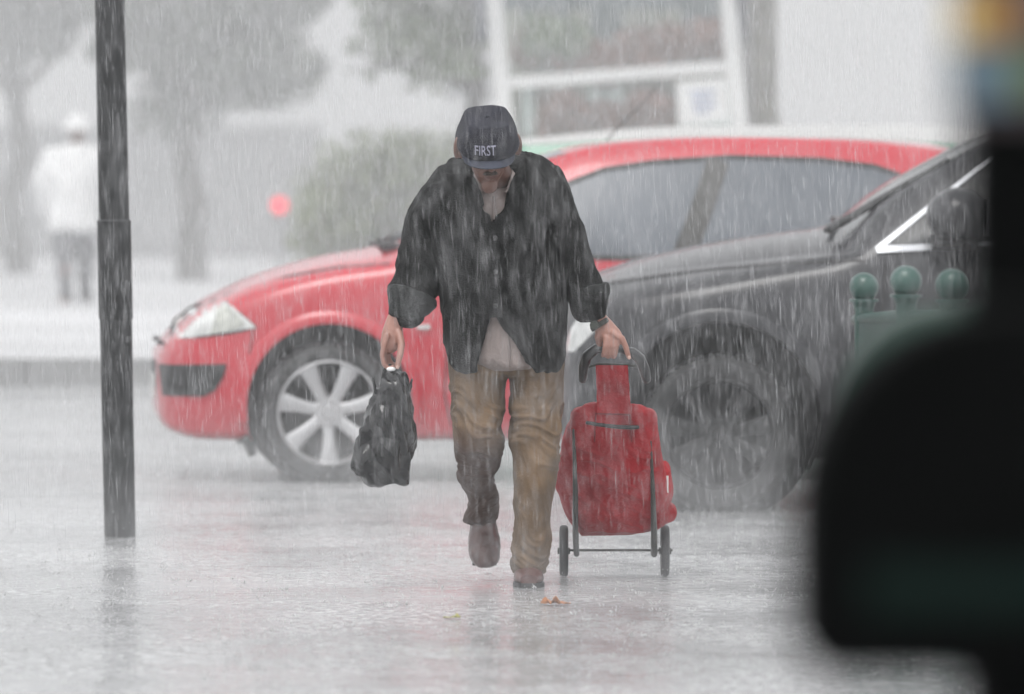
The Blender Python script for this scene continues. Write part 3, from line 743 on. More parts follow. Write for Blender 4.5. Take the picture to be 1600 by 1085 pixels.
mm = MB(); hl(mm, dense([(224, 104, 140, YP, .07), (236, 80, 154, YP, .11), (265, 70, 158, YP, .14), (310, 80, 154, YP, .14), (345, 76, 154, YP, .14), (362, 78, 152, YP, .13)]))
for xs in (((82, 245), (66, 285), (72, 322)), ((150, 245), (160, 285), (156, 322))): mm.tube([at(*xs[0], YP), at(*xs[1], YP + .04), at(*xs[2], YP + .16)], [.085, .09, .075])
me = remeshed(mm.mesh('top'), .016, 3); displace(me, lambda p: .02 * noise.noise(Vector((p.x * 9, p.y * 9, p.z * 5)))); link('loose_top', me, M_whitecloth, root)
mm = MB(); hl(mm, [(352, 84, 150, YP, .12), (385, 82, 150, YP, .12)])
hl(mm, [(370, 84, 116, YP, .1), (420, 88, 113, YP - .06, .08), (460, 92, 112, YP - .13, .07)]); hl(mm, [(370, 118, 150, YP, .1), (420, 120, 146, YP + .06, .08), (458, 124, 144, YP + .1, .07)])
link('trousers', remeshed(mm.mesh('trousers'), .016, 3), M_darkcloth, root)
for xs, dy in ((102, -.13), (134, .1)): MB().sphere(at(xs, 466, YP + dy) + Vector((0, .05, .01)), (.062, .15, .062)).build('shoe', M_black, root)
mm = MB().sphere(at(121, 196, YP), (.1, .115, .095)); mm.cyl(at(121, 200, YP), at(121, 196, YP), .15, .11, 24); mm.build('sun_hat', M_whitecloth, root)

# ------------------------------------------------------------------ the walking man
feet = gnd(825, 912)
man = thing('person', 'stooping man in a navy cap and black jacket walking through the rain toward the camera', 'person', (at(790, 900, 28).x, 28.0, 0))
TILT = R(31)
HC = at(762, 232, 27.66); HM = Matrix.Rotation(R(-3), 3, 'Y') @ Matrix.Rotation(R(6), 3, 'Z') @ Matrix.Rotation(TILT, 3, 'X')
def H(x, y, z): return HC + HM @ Vector((x, y, z))
b = MB()
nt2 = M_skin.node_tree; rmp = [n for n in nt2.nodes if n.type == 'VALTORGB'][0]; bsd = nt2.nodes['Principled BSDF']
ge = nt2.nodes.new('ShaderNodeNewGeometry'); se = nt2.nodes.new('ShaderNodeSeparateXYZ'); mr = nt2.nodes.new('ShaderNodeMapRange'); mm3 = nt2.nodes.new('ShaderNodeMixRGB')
mr.inputs['From Min'].default_value = 1.1; mr.inputs['From Max'].default_value = 1.25; mm3.inputs[2].default_value = (.15, .070, .050, 1)  # tan plus brim shade painted in: skin darkens above the hands
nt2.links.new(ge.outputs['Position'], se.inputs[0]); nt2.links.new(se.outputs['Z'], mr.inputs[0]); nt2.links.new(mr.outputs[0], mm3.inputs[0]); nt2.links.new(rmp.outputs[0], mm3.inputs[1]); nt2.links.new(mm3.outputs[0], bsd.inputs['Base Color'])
# head
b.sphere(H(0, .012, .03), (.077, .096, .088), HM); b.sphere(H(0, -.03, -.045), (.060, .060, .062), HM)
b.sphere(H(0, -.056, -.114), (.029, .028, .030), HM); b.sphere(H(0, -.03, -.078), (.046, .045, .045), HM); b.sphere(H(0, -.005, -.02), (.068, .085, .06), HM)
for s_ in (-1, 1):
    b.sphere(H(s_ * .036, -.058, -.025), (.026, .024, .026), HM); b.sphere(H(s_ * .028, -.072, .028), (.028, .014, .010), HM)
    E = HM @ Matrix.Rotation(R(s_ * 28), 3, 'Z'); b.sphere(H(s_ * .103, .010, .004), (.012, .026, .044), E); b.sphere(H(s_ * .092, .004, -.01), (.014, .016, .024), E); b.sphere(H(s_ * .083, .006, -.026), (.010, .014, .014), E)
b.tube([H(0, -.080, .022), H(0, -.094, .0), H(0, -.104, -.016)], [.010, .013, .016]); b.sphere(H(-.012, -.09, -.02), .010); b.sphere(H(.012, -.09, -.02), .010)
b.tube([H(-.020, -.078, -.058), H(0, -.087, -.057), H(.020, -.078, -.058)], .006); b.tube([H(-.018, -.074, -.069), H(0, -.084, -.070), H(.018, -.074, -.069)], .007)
# neck and trunk
b.tube([H(0, .03, -.04), at(772, 272, 27.82), at(777, 290, 27.92)], [.056, .06, .075])
hl(b, dense([(268, 715, 840, 27.95, .06), (300, 682, 868, 27.93, .09), (400, 700, 862, 27.92, .11), (500, 712, 866, 27.98, .11), (560, 712, 866, 28.0, .11)], 3))
hl(b, dense([(540, 710, 790, 28.0, .09), (620, 716, 780, 27.97, .075), (690, 722, 774, 27.94, .062), (740, 730, 772, 28.08, .055), (815, 742, 772, 28.36, .04)], 3))
hl(b, dense([(540, 802, 872, 28.0, .09), (620, 808, 868, 27.98, .075), (700, 812, 864, 27.95, .062), (800, 815, 852, 27.98, .052), (890, 812, 842, 28.02, .038)], 3))
b.sphere(at(757, 855, 28.3), (.038, .04, .07)); b.sphere(at(825, 903, 27.97), (.04, .11, .03))
# his right arm (picture left) down to the hand on the bag
A = lambda x, y, Y: at(x, y, Y)
b.tube([A(688, 296, 27.93), A(670, 350, 27.93), A(660, 405, 27.92), A(635, 465, 27.88), A(617, 508, 27.86)], [.048, .044, .040, .034, .028])
b.tube([A(617, 500, 27.86), A(613, 520, 27.855), A(609, 538, 27.85)], [.030, .036, .034], flat=.75)
for s_ in range(4):      # knuckles step back from the camera; each finger hooks down, under the handles and up
    Y = 27.812 + s_ * .021; x0 = (598, 600, 603, 607)[s_]; k0 = A(x0 + 2, 540 - s_, Y)
    L = (1.0, 1.06, 1.0, .84)[s_]
    b.tube([A(x0 + 7, 524, Y + .006), k0, A(x0 - 1, 540 + 15 * L, Y - .002), A(x0 + 2, 540 + 30 * L, Y), A(x0 + 10, 540 + 37 * L, Y + .002), A(x0 + 16, 540 + 33 * L, Y + .002)], [.011, .0105, .0095, .0088, .0082, .0074], 10)
b.tube([A(623, 520, 27.84), A(627, 538, 27.818), A(625, 556, 27.800), A(621, 572, 27.796)], [.015, .0135, .0115, .0095], 10)
# his left arm (picture right) to the hand on the trolley handle
b.tube([A(856, 300, 27.93), A(876, 350, 27.93), A(894, 405, 27.93), A(918, 460, 27.90), A(936, 500, 27.90)], [.048, .044, .040, .034, .028])
b.tube([A(935, 498, 27.90), A(945, 514, 27.90), A(957, 527, 27.90)], [.029, .037, .036], flat=.7)
# index lies over the grip, the other three curl round under it
HY = 27.93
b.tube([A(958, 521, HY - .055), A(972, 529, HY - .062), A(978, 543, HY - .060), A(982, 557, HY - .052)], [.0125, .0115, .0105, .009], 10)
for k, (x0, L) in enumerate(((958, 1.0), (949, .97), (941, .85))):
    b.tube([A(x0, 520, HY - .03), A(x0 + 6, 529, HY - .052), A(x0 + 5, 541, HY - .056), A(x0 + 3, 541 + 13 * L, HY - .044), A(x0 + 1, 541 + 17 * L, HY - .022)], [.012, .0115, .0105, .0095, .0085], 10)
b.tube([A(938, 512, HY - .04), A(934, 527, HY - .03), A(938, 542, HY + .0), A(948, 552, HY + .02)], [.014, .0125, .0115, .010], 10)
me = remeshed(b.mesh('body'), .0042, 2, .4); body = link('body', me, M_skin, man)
mm = MB(); mm.tube([H(-.027, -.074, -.056), H(-.014, -.089, -.047), H(0, -.093, -.045), H(.014, -.089, -.047), H(.027, -.074, -.056)], [.004, .0075, .008, .0075, .004])  # narrow dark grey-brown band above the mouth
me = remeshed(mm.mesh('upper_lip_band'), .002, 1); displace(me, lambda p: .0015 * noise.noise(p * 300)); link('upper_lip_band', me, mat('dark_grey_brown', (.07, .055, .048), .8, var=.4, vscale=200), man)
mm = MB()
for s_ in (-1, 1): mm.tube([H(s_ * .014, -.088, .024), H(s_ * .03, -.086, .030), H(s_ * .044, -.072, .026)], [.004, .005, .003], 8)
mm.build('eyebrows', mat('grey_brow', (.12, .11, .10), .8, var=.4, vscale=200), man)
mm = MB(); mm.tube([H(-.019, -.0835, -.0635), H(0, -.0915, -.0632), H(.019, -.0835, -.0635)], .0022, 6); mm.build('mouth', mat('lip_line', (.10, .03, .025), .5, var=0), man)
# fingernails
mm = MB()
for p in (A(983, 559, HY - .062),): mm.sphere(p, (.006, .003, .007))
mm.sphere(A(621, 574, 27.788), (.006, .003, .007)); mm.build('fingernail', mat('nail', (.55, .36, .30), .25, var=.05), body)
# eyes under the brim
for s_ in (-1, 1):
    e = MB().sphere(H(s_ * .030, -.079, .008), (.012, .012, .010), HM).build('eye', mat('eye_white', (.6, .57, .54), .2, var=0), man)
    MB().sphere(H(s_ * .030, -.0895, .006), (.0055, .003, .0055), HM).build('iris', mat('iris', (.03, .02, .015), .2, var=0), e)
M_hair = mat('grey_hair', (.16, .15, .14), .7, var=.3, vscale=60, bump=.5, bscale=150)
mm = MB().sphere(H(0, .03, .012), (.080, .086, .072), HM); me = remeshed(mm.mesh('hair'), .006, 1); displace(me, lambda p: .004 * noise.noise(p * 60)); link('hair', me, M_hair, man)

# cap
M_cap = mat('navy_cap_cloth', (.026, .027, .037), .8, var=.25, vscale=14, bump=.35, bscale=160, spec=.2)
root = cap = bpy.data.objects.new('cap', None); sc.collection.objects.link(cap); cap.parent = man
mm = MB(); rings = []
crown = [(.030, .106, .110), (.045, .109, .113), (.065, .107, .112), (.085, .100, .106), (.105, .090, .098), (.122, .081, .089), (.136, .074, .080), (.142, .064, .070), (.1425, .02, .02)]
def crown_r(z):
    zs = [c_[0] for c_ in crown]; return float(np.interp(z, zs, [c_[1] for c_ in crown])), float(np.interp(z, zs, [c_[2] for c_ in crown]))
for z, ax, ay in dense(crown, 4):
    ring = []
    for j in range(72):
        a = 2 * math.pi * j / 72; c_, s_ = math.cos(a), math.sin(a); e = 2.25 + 2.2 * max(0, min(1, (z - .07) / .06))
        k = 1 - .012 * max(0, 1 - abs(((a * 6 / (2 * math.pi)) + .5) % 1 - .5) * 14) * (1 if z < .157 else 0)   # six panel seams
        x_, y_ = ax * math.copysign(abs(c_) ** (2 / e), c_) * k, ay * math.copysign(abs(s_) ** (2 / e), s_) * k
        nn = .0035 * noise.noise(Vector((x_ * 22, y_ * 22, z * 22)))
        ring.append(H(x_ * (1 + nn * 8), y_ * (1 + nn * 8) + .008, z - .02 + nn))
    rings.append(ring)
mm.loft(rings); cr = mm.build('crown', M_cap, cap); cr.parent = cap
mm = MB().sphere(H(0, .008, .124), (.008, .008, .003), HM); mm.build('button', M_cap, cap)
# brim: curved blade
mm = MB(); top, botm = [], []
for i in range(15):
    t_ = i / 14
    for j in range(21):
        a = R(-76 + 152 * j / 20); x_ = .098 * math.sin(a); y0 = -.108 * math.cos(a) * 1.0
        reach = .040 * math.cos(a * .98) ** .7 if abs(a) < R(80) else 0
        y_ = y0 - reach * t_ + .008 ; z_ = .012 - .22 * reach * t_ - 1.3 * x_ * x_ * (1 + t_)
        top.append(H(x_ * (1 - .05 * t_), y_, z_)); botm.append(H(x_ * (1 - .05 * t_), y_ + .001, z_ - .004))
n = len(top); f = []
for i in range(14):
    for j in range(20):
        q = i * 21 + j; f += [(q, q + 1, q + 22, q + 21), (q + n, q + 21 + n, q + 22 + n, q + 1 + n)]
for j in range(20): f += [(14 * 21 + j, 14 * 21 + j + 1, 14 * 21 + j + 1 + n, 14 * 21 + j + n), (j + 1, j, j + n, j + 1 + n)]
for i in range(14): f += [(i * 21, (i + 1) * 21, (i + 1) * 21 + n, i * 21 + n), (i * 21 + 20 + n, (i + 1) * 21 + 20 + n, (i + 1) * 21 + 20, i * 21 + 20)]
mm.add(top + botm, f); mm.build('brim', mat('navy_brim', (.040, .046, .070), .7, var=.2, vscale=30, bump=.2, bscale=200), cap)
# lettering: two tight rows as on the photographed cap, wrapped on the crown
cu = bpy.data.curves.new('lettering', 'FONT'); cu.body = "FIRST"; cu.size = 1; cu.space_character = 1.0; cu.align_x = 'CENTER'; cu.resolution_u = 3; cu.offset = .012
to = bpy.data.objects.new('tmp', cu); sc.collection.objects.link(to)
dg = bpy.context.evaluated_depsgraph_get(); dg.update(); tme = bpy.data.meshes.new_from_object(to.evaluated_get(dg)); bpy.data.objects.remove(to)
bm = bmesh.new(); bm.from_mesh(tme); bmesh.ops.triangulate(bm, faces=bm.faces); bmesh.ops.subdivide_edges(bm, edges=bm.edges, cuts=2)
xs = [v.co.x for v in bm.verts]; ys = [v.co.y for v in bm.verts]
for v in bm.verts:
    u = (v.co.x - min(xs)) / (max(xs) - min(xs)) - .5 if False else None
wx, hx, mx_, my_ = max(xs) - min(xs), max(ys) - min(ys), (max(xs) + min(xs)) / 2, min(ys)
for v in bm.verts:
    x_ = (v.co.x - mx_) / wx * .072 - .020; z = .056 + (v.co.y - my_) / hx * .036
    ax, ay = crown_r(z); e_ = 2.25 + 2.2 * max(0, min(1, (z - .07) / .06)); y_ = -ay * (1 - min(.99, abs(x_ / ax)) ** e_) ** (1 / e_)
    v.co = H(x_, y_ + .008 - .0060, z - .02)
bm.to_mesh(tme); bm.free(); tme.materials.clear()
link('lettering', tme, mat('white_embroidery', (.30, .30, .38), .7, var=.15, vscale=60), cr)

# shirt
M_shirt = mat('pale_damp_shirt', (.30, .25, .235), .75, var=.12, vscale=9, bump=.4, bscale=50)
mm = MB()
hl(mm, dense([(288, 738, 806, 27.88, .07), (302, 712, 842, 27.88, .105), (324, 690, 866, 27.87, .130), (380, 694, 868, 27.885, .135), (450, 700, 872, 27.92, .14), (520, 706, 872, 27.95, .150), (560, 722, 862, 27.965, .150), (572, 745, 848, 27.965, .140), (578, 765, 830, 27.965, .11)], 4))
# collar wings
for s_, xc, tip in ((-1, 752, 744), (1, 792, 790)):
    mm.tube([at(772 + s_ * 36, 262, 27.86), at(772 + s_ * 29, 280, 27.79), at(772 + s_ * 19, 300, 27.745)], [.016, .013, .007], flat=.4)
me = remeshed(mm.mesh('shirt'), .006, 2)
displace(me, lambda p: .006 * noise.noise(Vector((p.x * 22, p.y * 22, p.z * 10))) + .003 * noise.noise(Vector((p.x * 50, p.y * 50, p.z * 22)))); link('shirt', me, M_shirt, man)

mm = MB(); mm.tube([at(771, 308, 27.742), at(771, 325, 27.728), at(772, 342, 27.722)], .004, 6); mm.tube([at(793, 505, 27.800), at(796, 540, 27.806), at(797, 572, 27.815)], .004, 6); mm.build('placket', mat('dark_shirt_seam', (.22, .18, .17), .8), man.children[-1])  # darker seam line down the shirt placket
# jacket: an open-fronted shell with the sleeves grown into it
M_jack = mat('black_wet_jacket', (.0065, .0068, .0066), .75, var=.2, vscale=4, bump=.3, bscale=160, coat=0, spec=.14)
def cring(py, xl, xr, Y, ry, gl_, gr_, n=56, th=.014):
    a, c_ = at(xl, py, Y), at(xr, py, Y); cx, rx_ = (a.x + c_.x) / 2, (c_.x - a.x) / 2
    g0 = (at(gl_, py, Y - ry).x - cx) / rx_; g1 = (at(gr_, py, Y - ry).x - cx) / rx_
    f0, f1 = math.asin(max(-.99, min(.99, g0))), math.asin(max(-.99, min(.99, g1)))      # angle from straight ahead (-Y)
    o_, i_ = [], []
    for j in range(n):
        a_ = f1 + (2 * math.pi - (f1 - f0)) * j / (n - 1); e = 2.3
        s1, c1 = math.sin(a_), -math.cos(a_)
        for L_, d in ((o_, 0), (i_, th)):
            L_.append(Vector((cx + (rx_ - d) * math.copysign(abs(s1) ** (2 / e), s1), Y + (ry - d) * math.copysign(abs(c1) ** (2 / e), c1), a.z)))
    return o_ + i_[::-1]
JN = [(234, 755, 812, 28.0, .045, 778, 784), (242, 726, 838, 27.98, .08, 774, 786), (254, 700, 860, 27.95, .11, 768, 790), (272, 678, 874, 27.93, .13, 742, 800), (292, 666, 882, 27.90, .145, 741, 800),
      (312, 664, 884, 27.885, .155, 752, 788), (330, 666, 883, 27.88, .16, 760, 781), (342, 667, 883, 27.88, .162, 769, 773), (400, 676, 884, 27.895, .165, 770, 774), (450, 686, 885, 27.92, .170, 771, 775), (488, 690, 884, 27.94, .174, 772, 776),
      (505, 692, 884, 27.95, .176, 768, 783), (530, 695, 883, 27.96, .178, 761, 797), (552, 698, 882, 27.97, .180, 755, 812), (572, 706, 878, 27.975, .182, 748, 830), (580, 718, 868, 27.975, .180, 744, 838)]
mm = MB(); rg = [cring(*q) for q in dense(JN, 3)]; n2 = len(rg[0]); h = n2 // 2
b0_i = len(mm.v); mm.loft(rg, cap=False)
for base_i in (0, (len(rg) - 1) * n2):
    for j in range(h - 1): mm.f.append((base_i + j, base_i + j + 1, base_i + n2 - 2 - j, base_i + n2 - 1 - j))
hl(mm, dense([(262, 690, 724, 27.95, .07), (284, 668, 714, 27.94, .09), (310, 653, 706, 27.93, .098), (345, 636, 702, 27.93, .096), (395, 625, 696, 27.93, .092), (430, 616, 692, 27.91, .088), (455, 608, 687, 27.89, .084), (470, 610, 678, 27.88, .070), (482, 614, 668, 27.875, .060), (498, 618, 660, 27.87, .05), (507, 624, 652, 27.865, .04)], 4), e=2.0)
hl(mm, dense([(262, 838, 872, 27.95, .07), (285, 840, 886, 27.94, .09), (310, 846, 894, 27.93, .098), (345, 858, 907, 27.93, .094), (395, 872, 923, 27.93, .086), (430, 878, 936, 27.92, .080), (452, 884, 945, 27.91, .076), (466, 887, 951, 27.905, .072), (480, 892, 948, 27.90, .066), (492, 898, 942, 27.90, .056), (501, 905, 934, 27.90, .045)], 4), e=2.0)
# collar
for s_ in (-1, 1):
    P = [at(778 + s_ * 8, 240, 28.02), at(778 + s_ * 44, 252, 27.93), at(773 + s_ * 36, 285, 27.77), at(771 + s_ * 20, 318, 27.725)] if s_ > 0 else [at(770, 240, 28.02), at(736, 256, 27.93), at(737, 285, 27.78), at(752, 318, 27.725)]
    mm.tube(P, [.022, .030, .026, .010], flat=.55)
me = remeshed(mm.mesh('jacket'), .0062, 2, .5)
def jfold(p):
    n1 = noise.noise(Vector((p.x * 16, p.y * 16, p.z * 4.5))); n2_ = noise.noise(Vector((p.x * 34 + p.z * 14, p.y * 30, p.z * 16)))
    k = 1.3 if abs(p.x) > 0 and (p.z < 1.05) else 1
    rid = 1 - abs(noise.noise(Vector((p.x * 13 + 7, p.y * 13, p.z * 9 + p.x * 8)))) * 2.2
    return .0075 * n1 + .003 * n2_ * k + .008 * max(0, rid) ** 2
displace(me, jfold); jack = link('jacket', me, M_jack, man)
# turned-back cuffs, placket, pocket flaps, buttons
def ringtube(name, nodes, th, m, parent):
    mm = MB(); hl(mm, nodes, e=2.0); me = remeshed(mm.mesh(name), .006, 2); displace(me, lambda p: .005 * noise.noise(p * 28)); return link(name, me, m, parent)
def tilted_cuff(c0, c1, r0, r1, name='cuff'):
    mm = MB(); c0, c1 = Vector(c0), Vector(c1); t_ = (c1 - c0).normalized(); a = t_.cross(Vector((0, 1, 0))).normalized(); b_ = a.cross(t_)
    mm.loft([[c + (a * math.cos(q) + b_ * math.sin(q)) * r for q in [2 * math.pi * j / 28 for j in range(28)]] for c, r in ((c0, r0 * .96), (c0.lerp(c1, .2), r0), (c0.lerp(c1, .85), r1), (c1, r1 * .92))])
    me = remeshed(mm.mesh(name), .006, 2); displace(me, lambda p: +.006 * noise.noise(p * 15) + .003 * noise.noise(p * 50)); return link(name, me, M_cuff, jack)
M_cuff = mat('cuff_lining', (.010, .012, .0115), .8, var=.3, vscale=20, bump=.4, bscale=100)
tilted_cuff(at(646, 456, 27.88), at(630, 501, 27.865), .090, .060); tilted_cuff(at(917, 449, 27.905), at(926, 492, 27.90), .076, .052)
def front_y(py, px):      # front of the jacket at this spot
    q = min(dense(JN, 8), key=lambda r_: abs(r_[0] - py)); a, c_ = at(q[1], py, q[3]), at(q[2], py, q[3]); cx, rx_ = (a.x + c_.x) / 2, (c_.x - a.x) / 2
    u = min(.98, abs((at(px, py, q[3] - q[4]).x - cx) / rx_)); return q[3] - q[4] * (1 - u ** 2.3) ** (1 / 2.3)
mm = MB(); rings = []
for py in range(346, 500, 6):
    rings.append([at(px, py, front_y(py, px) + d) for px, d in ((766, .004), (766, -.009), (783, -.009), (783, .004))])
mm.loft(rings); me = mm.mesh('placket'); displace(me, lambda p: .002 * noise.noise(p * 40)); link('placket', me, M_jack, jack)
for py in (372, 425, 478):
    MB().sphere(at(774, py, front_y(py, 774) - .011), (.008, .004, .008)).build('button', M_black, jack)
for xa, xb, py in ((700, 748, 430), (800, 850, 430)):
    rings = []
    for i in range(9):
        px = xa + (xb - xa) * i / 8; rings.append([at(px, y, front_y(y, px) + d) for y, d in ((py, .004), (py, -.010), (py + 28, -.014), (py + 28, .004))])
    MB().loft(rings).build('pocket_flap', M_jack, jack)

# trousers: tan, soaked below the knees
M_tr = bpy.data.materials.new('tan_soaked_cotton'); M_tr.use_nodes = True; t = M_tr.node_tree; bs = t.nodes['Principled BSDF']
tc = t.nodes.new('ShaderNodeNewGeometry'); sx = t.nodes.new('ShaderNodeSeparateXYZ'); t.links.new(tc.outputs['Position'], sx.inputs[0])
nz = t.nodes.new('ShaderNodeTexNoise'); nz.inputs['Scale'].default_value = 7; nz.inputs['Detail'].default_value = 5; t.links.new(tc.outputs['Position'], nz.inputs['Vector'])
# soaked patch: left lower leg from about 0.5 m down; damp streaks on the other
m1 = t.nodes.new('ShaderNodeMath'); m1.operation = 'MULTIPLY_ADD'; m1.inputs[1].default_value = .28; t.links.new(nz.outputs[0], m1.inputs[0]); t.links.new(sx.outputs['Z'], m1.inputs[2])
r1 = t.nodes.new('ShaderNodeMapRange'); r1.inputs['From Min'].default_value = .70; r1.inputs['From Max'].default_value = .60; t.links.new(m1.outputs[0], r1.inputs[0])
r2 = t.nodes.new('ShaderNodeMapRange'); r2.inputs['From Min'].default_value = .005; r2.inputs['From Max'].default_value = -.02; t.links.new(sx.outputs['X'], r2.inputs[0])
mu = t.nodes.new('ShaderNodeMath'); mu.operation = 'MULTIPLY'; t.links.new(r1.outputs[0], mu.inputs[0]); t.links.new(r2.outputs[0], mu.inputs[1])
mx1 = t.nodes.new('ShaderNodeMixRGB'); mx1.inputs[1].default_value = (.195, .122, .066, 1); mx1.inputs[2].default_value = (.130, .086, .052, 1); 
r3 = t.nodes.new('ShaderNodeMapRange'); r3.inputs['From Min'].default_value = .42; r3.inputs['From Max'].default_value = .6; t.links.new(nz.outputs[0], r3.inputs[0]); t.links.new(r3.outputs[0], mx1.inputs[0])
mx2 = t.nodes.new('ShaderNodeMixRGB'); mx2.inputs[2].default_value = (.075, .044, .034, 1); t.links.new(mu.outputs[0], mx2.inputs[0]); t.links.new(mx1.outputs[0], mx2.inputs[1]); t.links.new(mx2.outputs[0], bs.inputs['Base Color'])
nb = t.nodes.new('ShaderNodeTexNoise'); nb.inputs['Scale'].default_value = 90; bp = t.nodes.new('ShaderNodeBump'); bp.inputs['Strength'].default_value = .3; bp.inputs['Distance'].default_value = .006
t.links.new(tc.outputs['Position'], nb.inputs['Vector']); t.links.new(nb.outputs[0], bp.inputs['Height']); t.links.new(bp.outputs[0], bs.inputs['Normal']); bs.inputs['Roughness'].default_value = .7
mm = MB()
hl(mm, dense([(490, 704, 876, 27.99, .12), (545, 700, 881, 28.0, .135), (575, 701, 880, 28.0, .13), (588, 708, 874, 28.0, .10)], 3), e=2.4)
hl(mm, dense([(540, 699, 797, 28.0, .12), (590, 702, 791, 27.99, .118), (640, 708, 786, 27.95, .105), (680, 711, 785, 27.93, .098), (705, 713, 785, 27.945, .092), (728, 716, 778, 28.02, .082), (745, 714, 773, 28.08, .080), (757, 719, 774, 28.12, .078), (775, 731, 780, 28.19, .075), (795, 728, 779, 28.26, .075), (812, 724, 775, 28.31, .074), (820, 734, 772, 28.34, .066)], 4), e=2.1)
hl(mm, dense([(540, 793, 883, 28.0, .12), (590, 797, 881, 28.0, .118), (640, 797, 878, 27.96, .105), (680, 799, 875, 27.94, .10), (715, 803, 873, 27.94, .097), (755, 803, 868, 27.95, .092), (785, 802, 863, 27.96, .088), (805, 806, 861, 27.97, .084), (835, 803, 860, 27.985, .084), (865, 800, 857, 28.0, .084), (888, 801, 853, 28.0, .085), (894, 803, 850, 28.0, .082)], 4), e=2.1)
me = remeshed(mm.mesh('trousers'), .0062, 2)
def tfold(p):
    u = noise.noise(Vector((p.x * 9 + 3, p.y * 9, p.z * 17 - p.x * 6))); w_ = noise.noise(Vector((p.x * 20, p.y * 20, p.z * 5)))
    rid = max(0, 1 - abs(noise.noise(Vector((p.x * 9 + p.z * 3, p.y * 9, p.z * 15 + 6 * noise.noise(p * 5))))) * 3.2)
    knee = math.exp(-((p.z - .56) / .16) ** 2) + .8 * math.exp(-((p.z - .12) / .14) ** 2)
    return .006 * w_ + .007 * u * (.4 + knee) + .009 * rid ** 1.5 * (.15 + knee)
displace(me, tfold); link('trousers', me, M_tr, man)
# shoes
M_shoe = mat('brown_wet_shoe', (.085, .034, .028), .4, var=.3, vscale=18, coat=.5, bump=.3, bscale=60)
mm = MB(); hl(mm, dense([(812, 737, 775, 28.33, .055), (832, 733, 779, 28.33, .062), (852, 731, 782, 28.31, .062), (868, 733, 781, 28.29, .056), (880, 739, 777, 28.275, .045), (887, 747, 769, 28.27, .03)], 4), e=2.3)
me = remeshed(mm.mesh('shoe'), .005, 2); displace(me, lambda p: .003 * noise.noise(p * 35)); sh = link('shoe', me, M_shoe, man)
mm = MB(); rings = []
for py in (826, 850, 872, 884): rings.append([at(px, py, 28.37 - (py - 826) * .0008 + d) for px, d in ((738, 0), (776, 0), (774, .03), (740, .03))])
mm.loft(rings).build('sole', M_black, sh)
mm = MB(); rings = []
for y, hw, zt_ in ((27.86, .030, .045), (27.875, .044, .058), (27.91, .053, .068), (27.97, .052, .085), (28.04, .046, .10), (28.10, .044, .10), (28.135, .034, .085)):
    cx = at(826, 900, 28).x; rings.append([Vector((cx + math.cos(a) * hw, y, max(.012, .03 + math.sin(a) * (zt_ - .03) if math.sin(a) > 0 else .03 + math.sin(a) * .022))) for a in [2 * math.pi * j / 24 for j in range(24)]])
mm.loft(rings); me = mm.mesh('shoe'); sh = link('shoe', me, M_shoe, man)
mm = MB(); mm.loft([[Vector((at(826, 900, 28).x + sx_ * hw, y, z)) for sx_, z in ((-1, .001), (1, .001), (1, .016), (-1, .016))] for y, hw in ((27.855, .028), (27.88, .046), (27.92, .055), (27.98, .054), (28.1, .046), (28.138, .034))]).build('sole', M_black, sh)
mm = MB()
for k in range(4): mm.tube([(at(812, 0, 28).x, 27.925 + k * .022, .074 + k * .006), (at(826, 0, 28).x, 27.92 + k * .022, .084 + k * .006), (at(840, 0, 28).x, 27.925 + k * .022, .074 + k * .006)], .0035, 6)
mm.build('laces', mat('lace', (.25, .2, .17), .8), sh)
# watch
wc = at(937, 507, 27.90); ax_ = (at(945, 514, 27.9) - at(936, 500, 27.9)).normalized(); Mw = ax_.to_track_quat('Z', 'Y').to_matrix()
wat = bpy.data.objects.new('wrist_watch', None); sc.collection.objects.link(wat); wat.parent = man
mm = MB(); rings = []
for z, r_ in ((-.009, .032), (-.007, .0355), (.007, .0365), (.009, .033)): rings.append([wc + Mw @ Vector((math.cos(a) * r_, math.sin(a) * r_, z)) for a in [2 * math.pi * j / 32 for j in range(32)]])
mm.loft(rings).build('strap', mat('watch_strap', (.02, .022, .016), .5), wat)
MB().cyl(at(930, 508, 27.872), at(928.5, 508.5, 27.856), .017, .016, 24).build('dial', mat('watch_case', (.03, .035, .025), .2, metal=.3), wat)

# ------------------------------------------------------------------ black carrier bag
M_bag = mat('black_bin_liner_plastic', (.006, .006, .007), .22, coat=.3, var=.2, vscale=8, bump=.35, bscale=22, spec=.5)
bag = thing('carrier_bag', 'crumpled black plastic carrier bag hanging from the man\'s hand', 'bag', (at(600, 0, 27.84).x, 27.84, at(0, 757, 27.84).z))
mm = MB()
BY = 27.86
hl(mm, dense([(584, 601, 632, BY, .025), (600, 591, 640, BY, .040), (622, 582, 644, BY, .055), (645, 573, 651, BY, .065), (668, 561, 652, BY, .07), (692, 552, 648, BY, .07), (714, 545, 645, BY, .068), (733, 546, 641, BY, .062), (750, 560, 638, BY, .05), (758, 576, 638, BY, .04)], 4), e=2.4, n=40)
me = remeshed(mm.mesh('sack'), .005, 1)
def crump(p):
    v = 0
    for k, (f_, a_) in enumerate(((9, .030), (19, .013), (40, .006))):
        q = Vector((p.x * f_ + k * 3.1, p.y * f_, p.z * f_ * .55 + p.x * f_ * .3)); v += a_ * (abs(noise.noise(q)) * 2 - .5)
    return v * .72
displace(me, crump)
dcm = bpy.data.objects.new('t', me); sc.collection.objects.link(dcm); md = dcm.modifiers.new('d', 'DECIMATE'); md.ratio = .10
dg = bpy.context.evaluated_depsgraph_get(); dg.update(); me2 = bpy.data.meshes.new_from_object(dcm.evaluated_get(dg)); bpy.data.objects.remove(dcm); me2.materials.clear(); smooth(me2, 24)
link('sack', me2, M_bag, bag)
mm = MB()
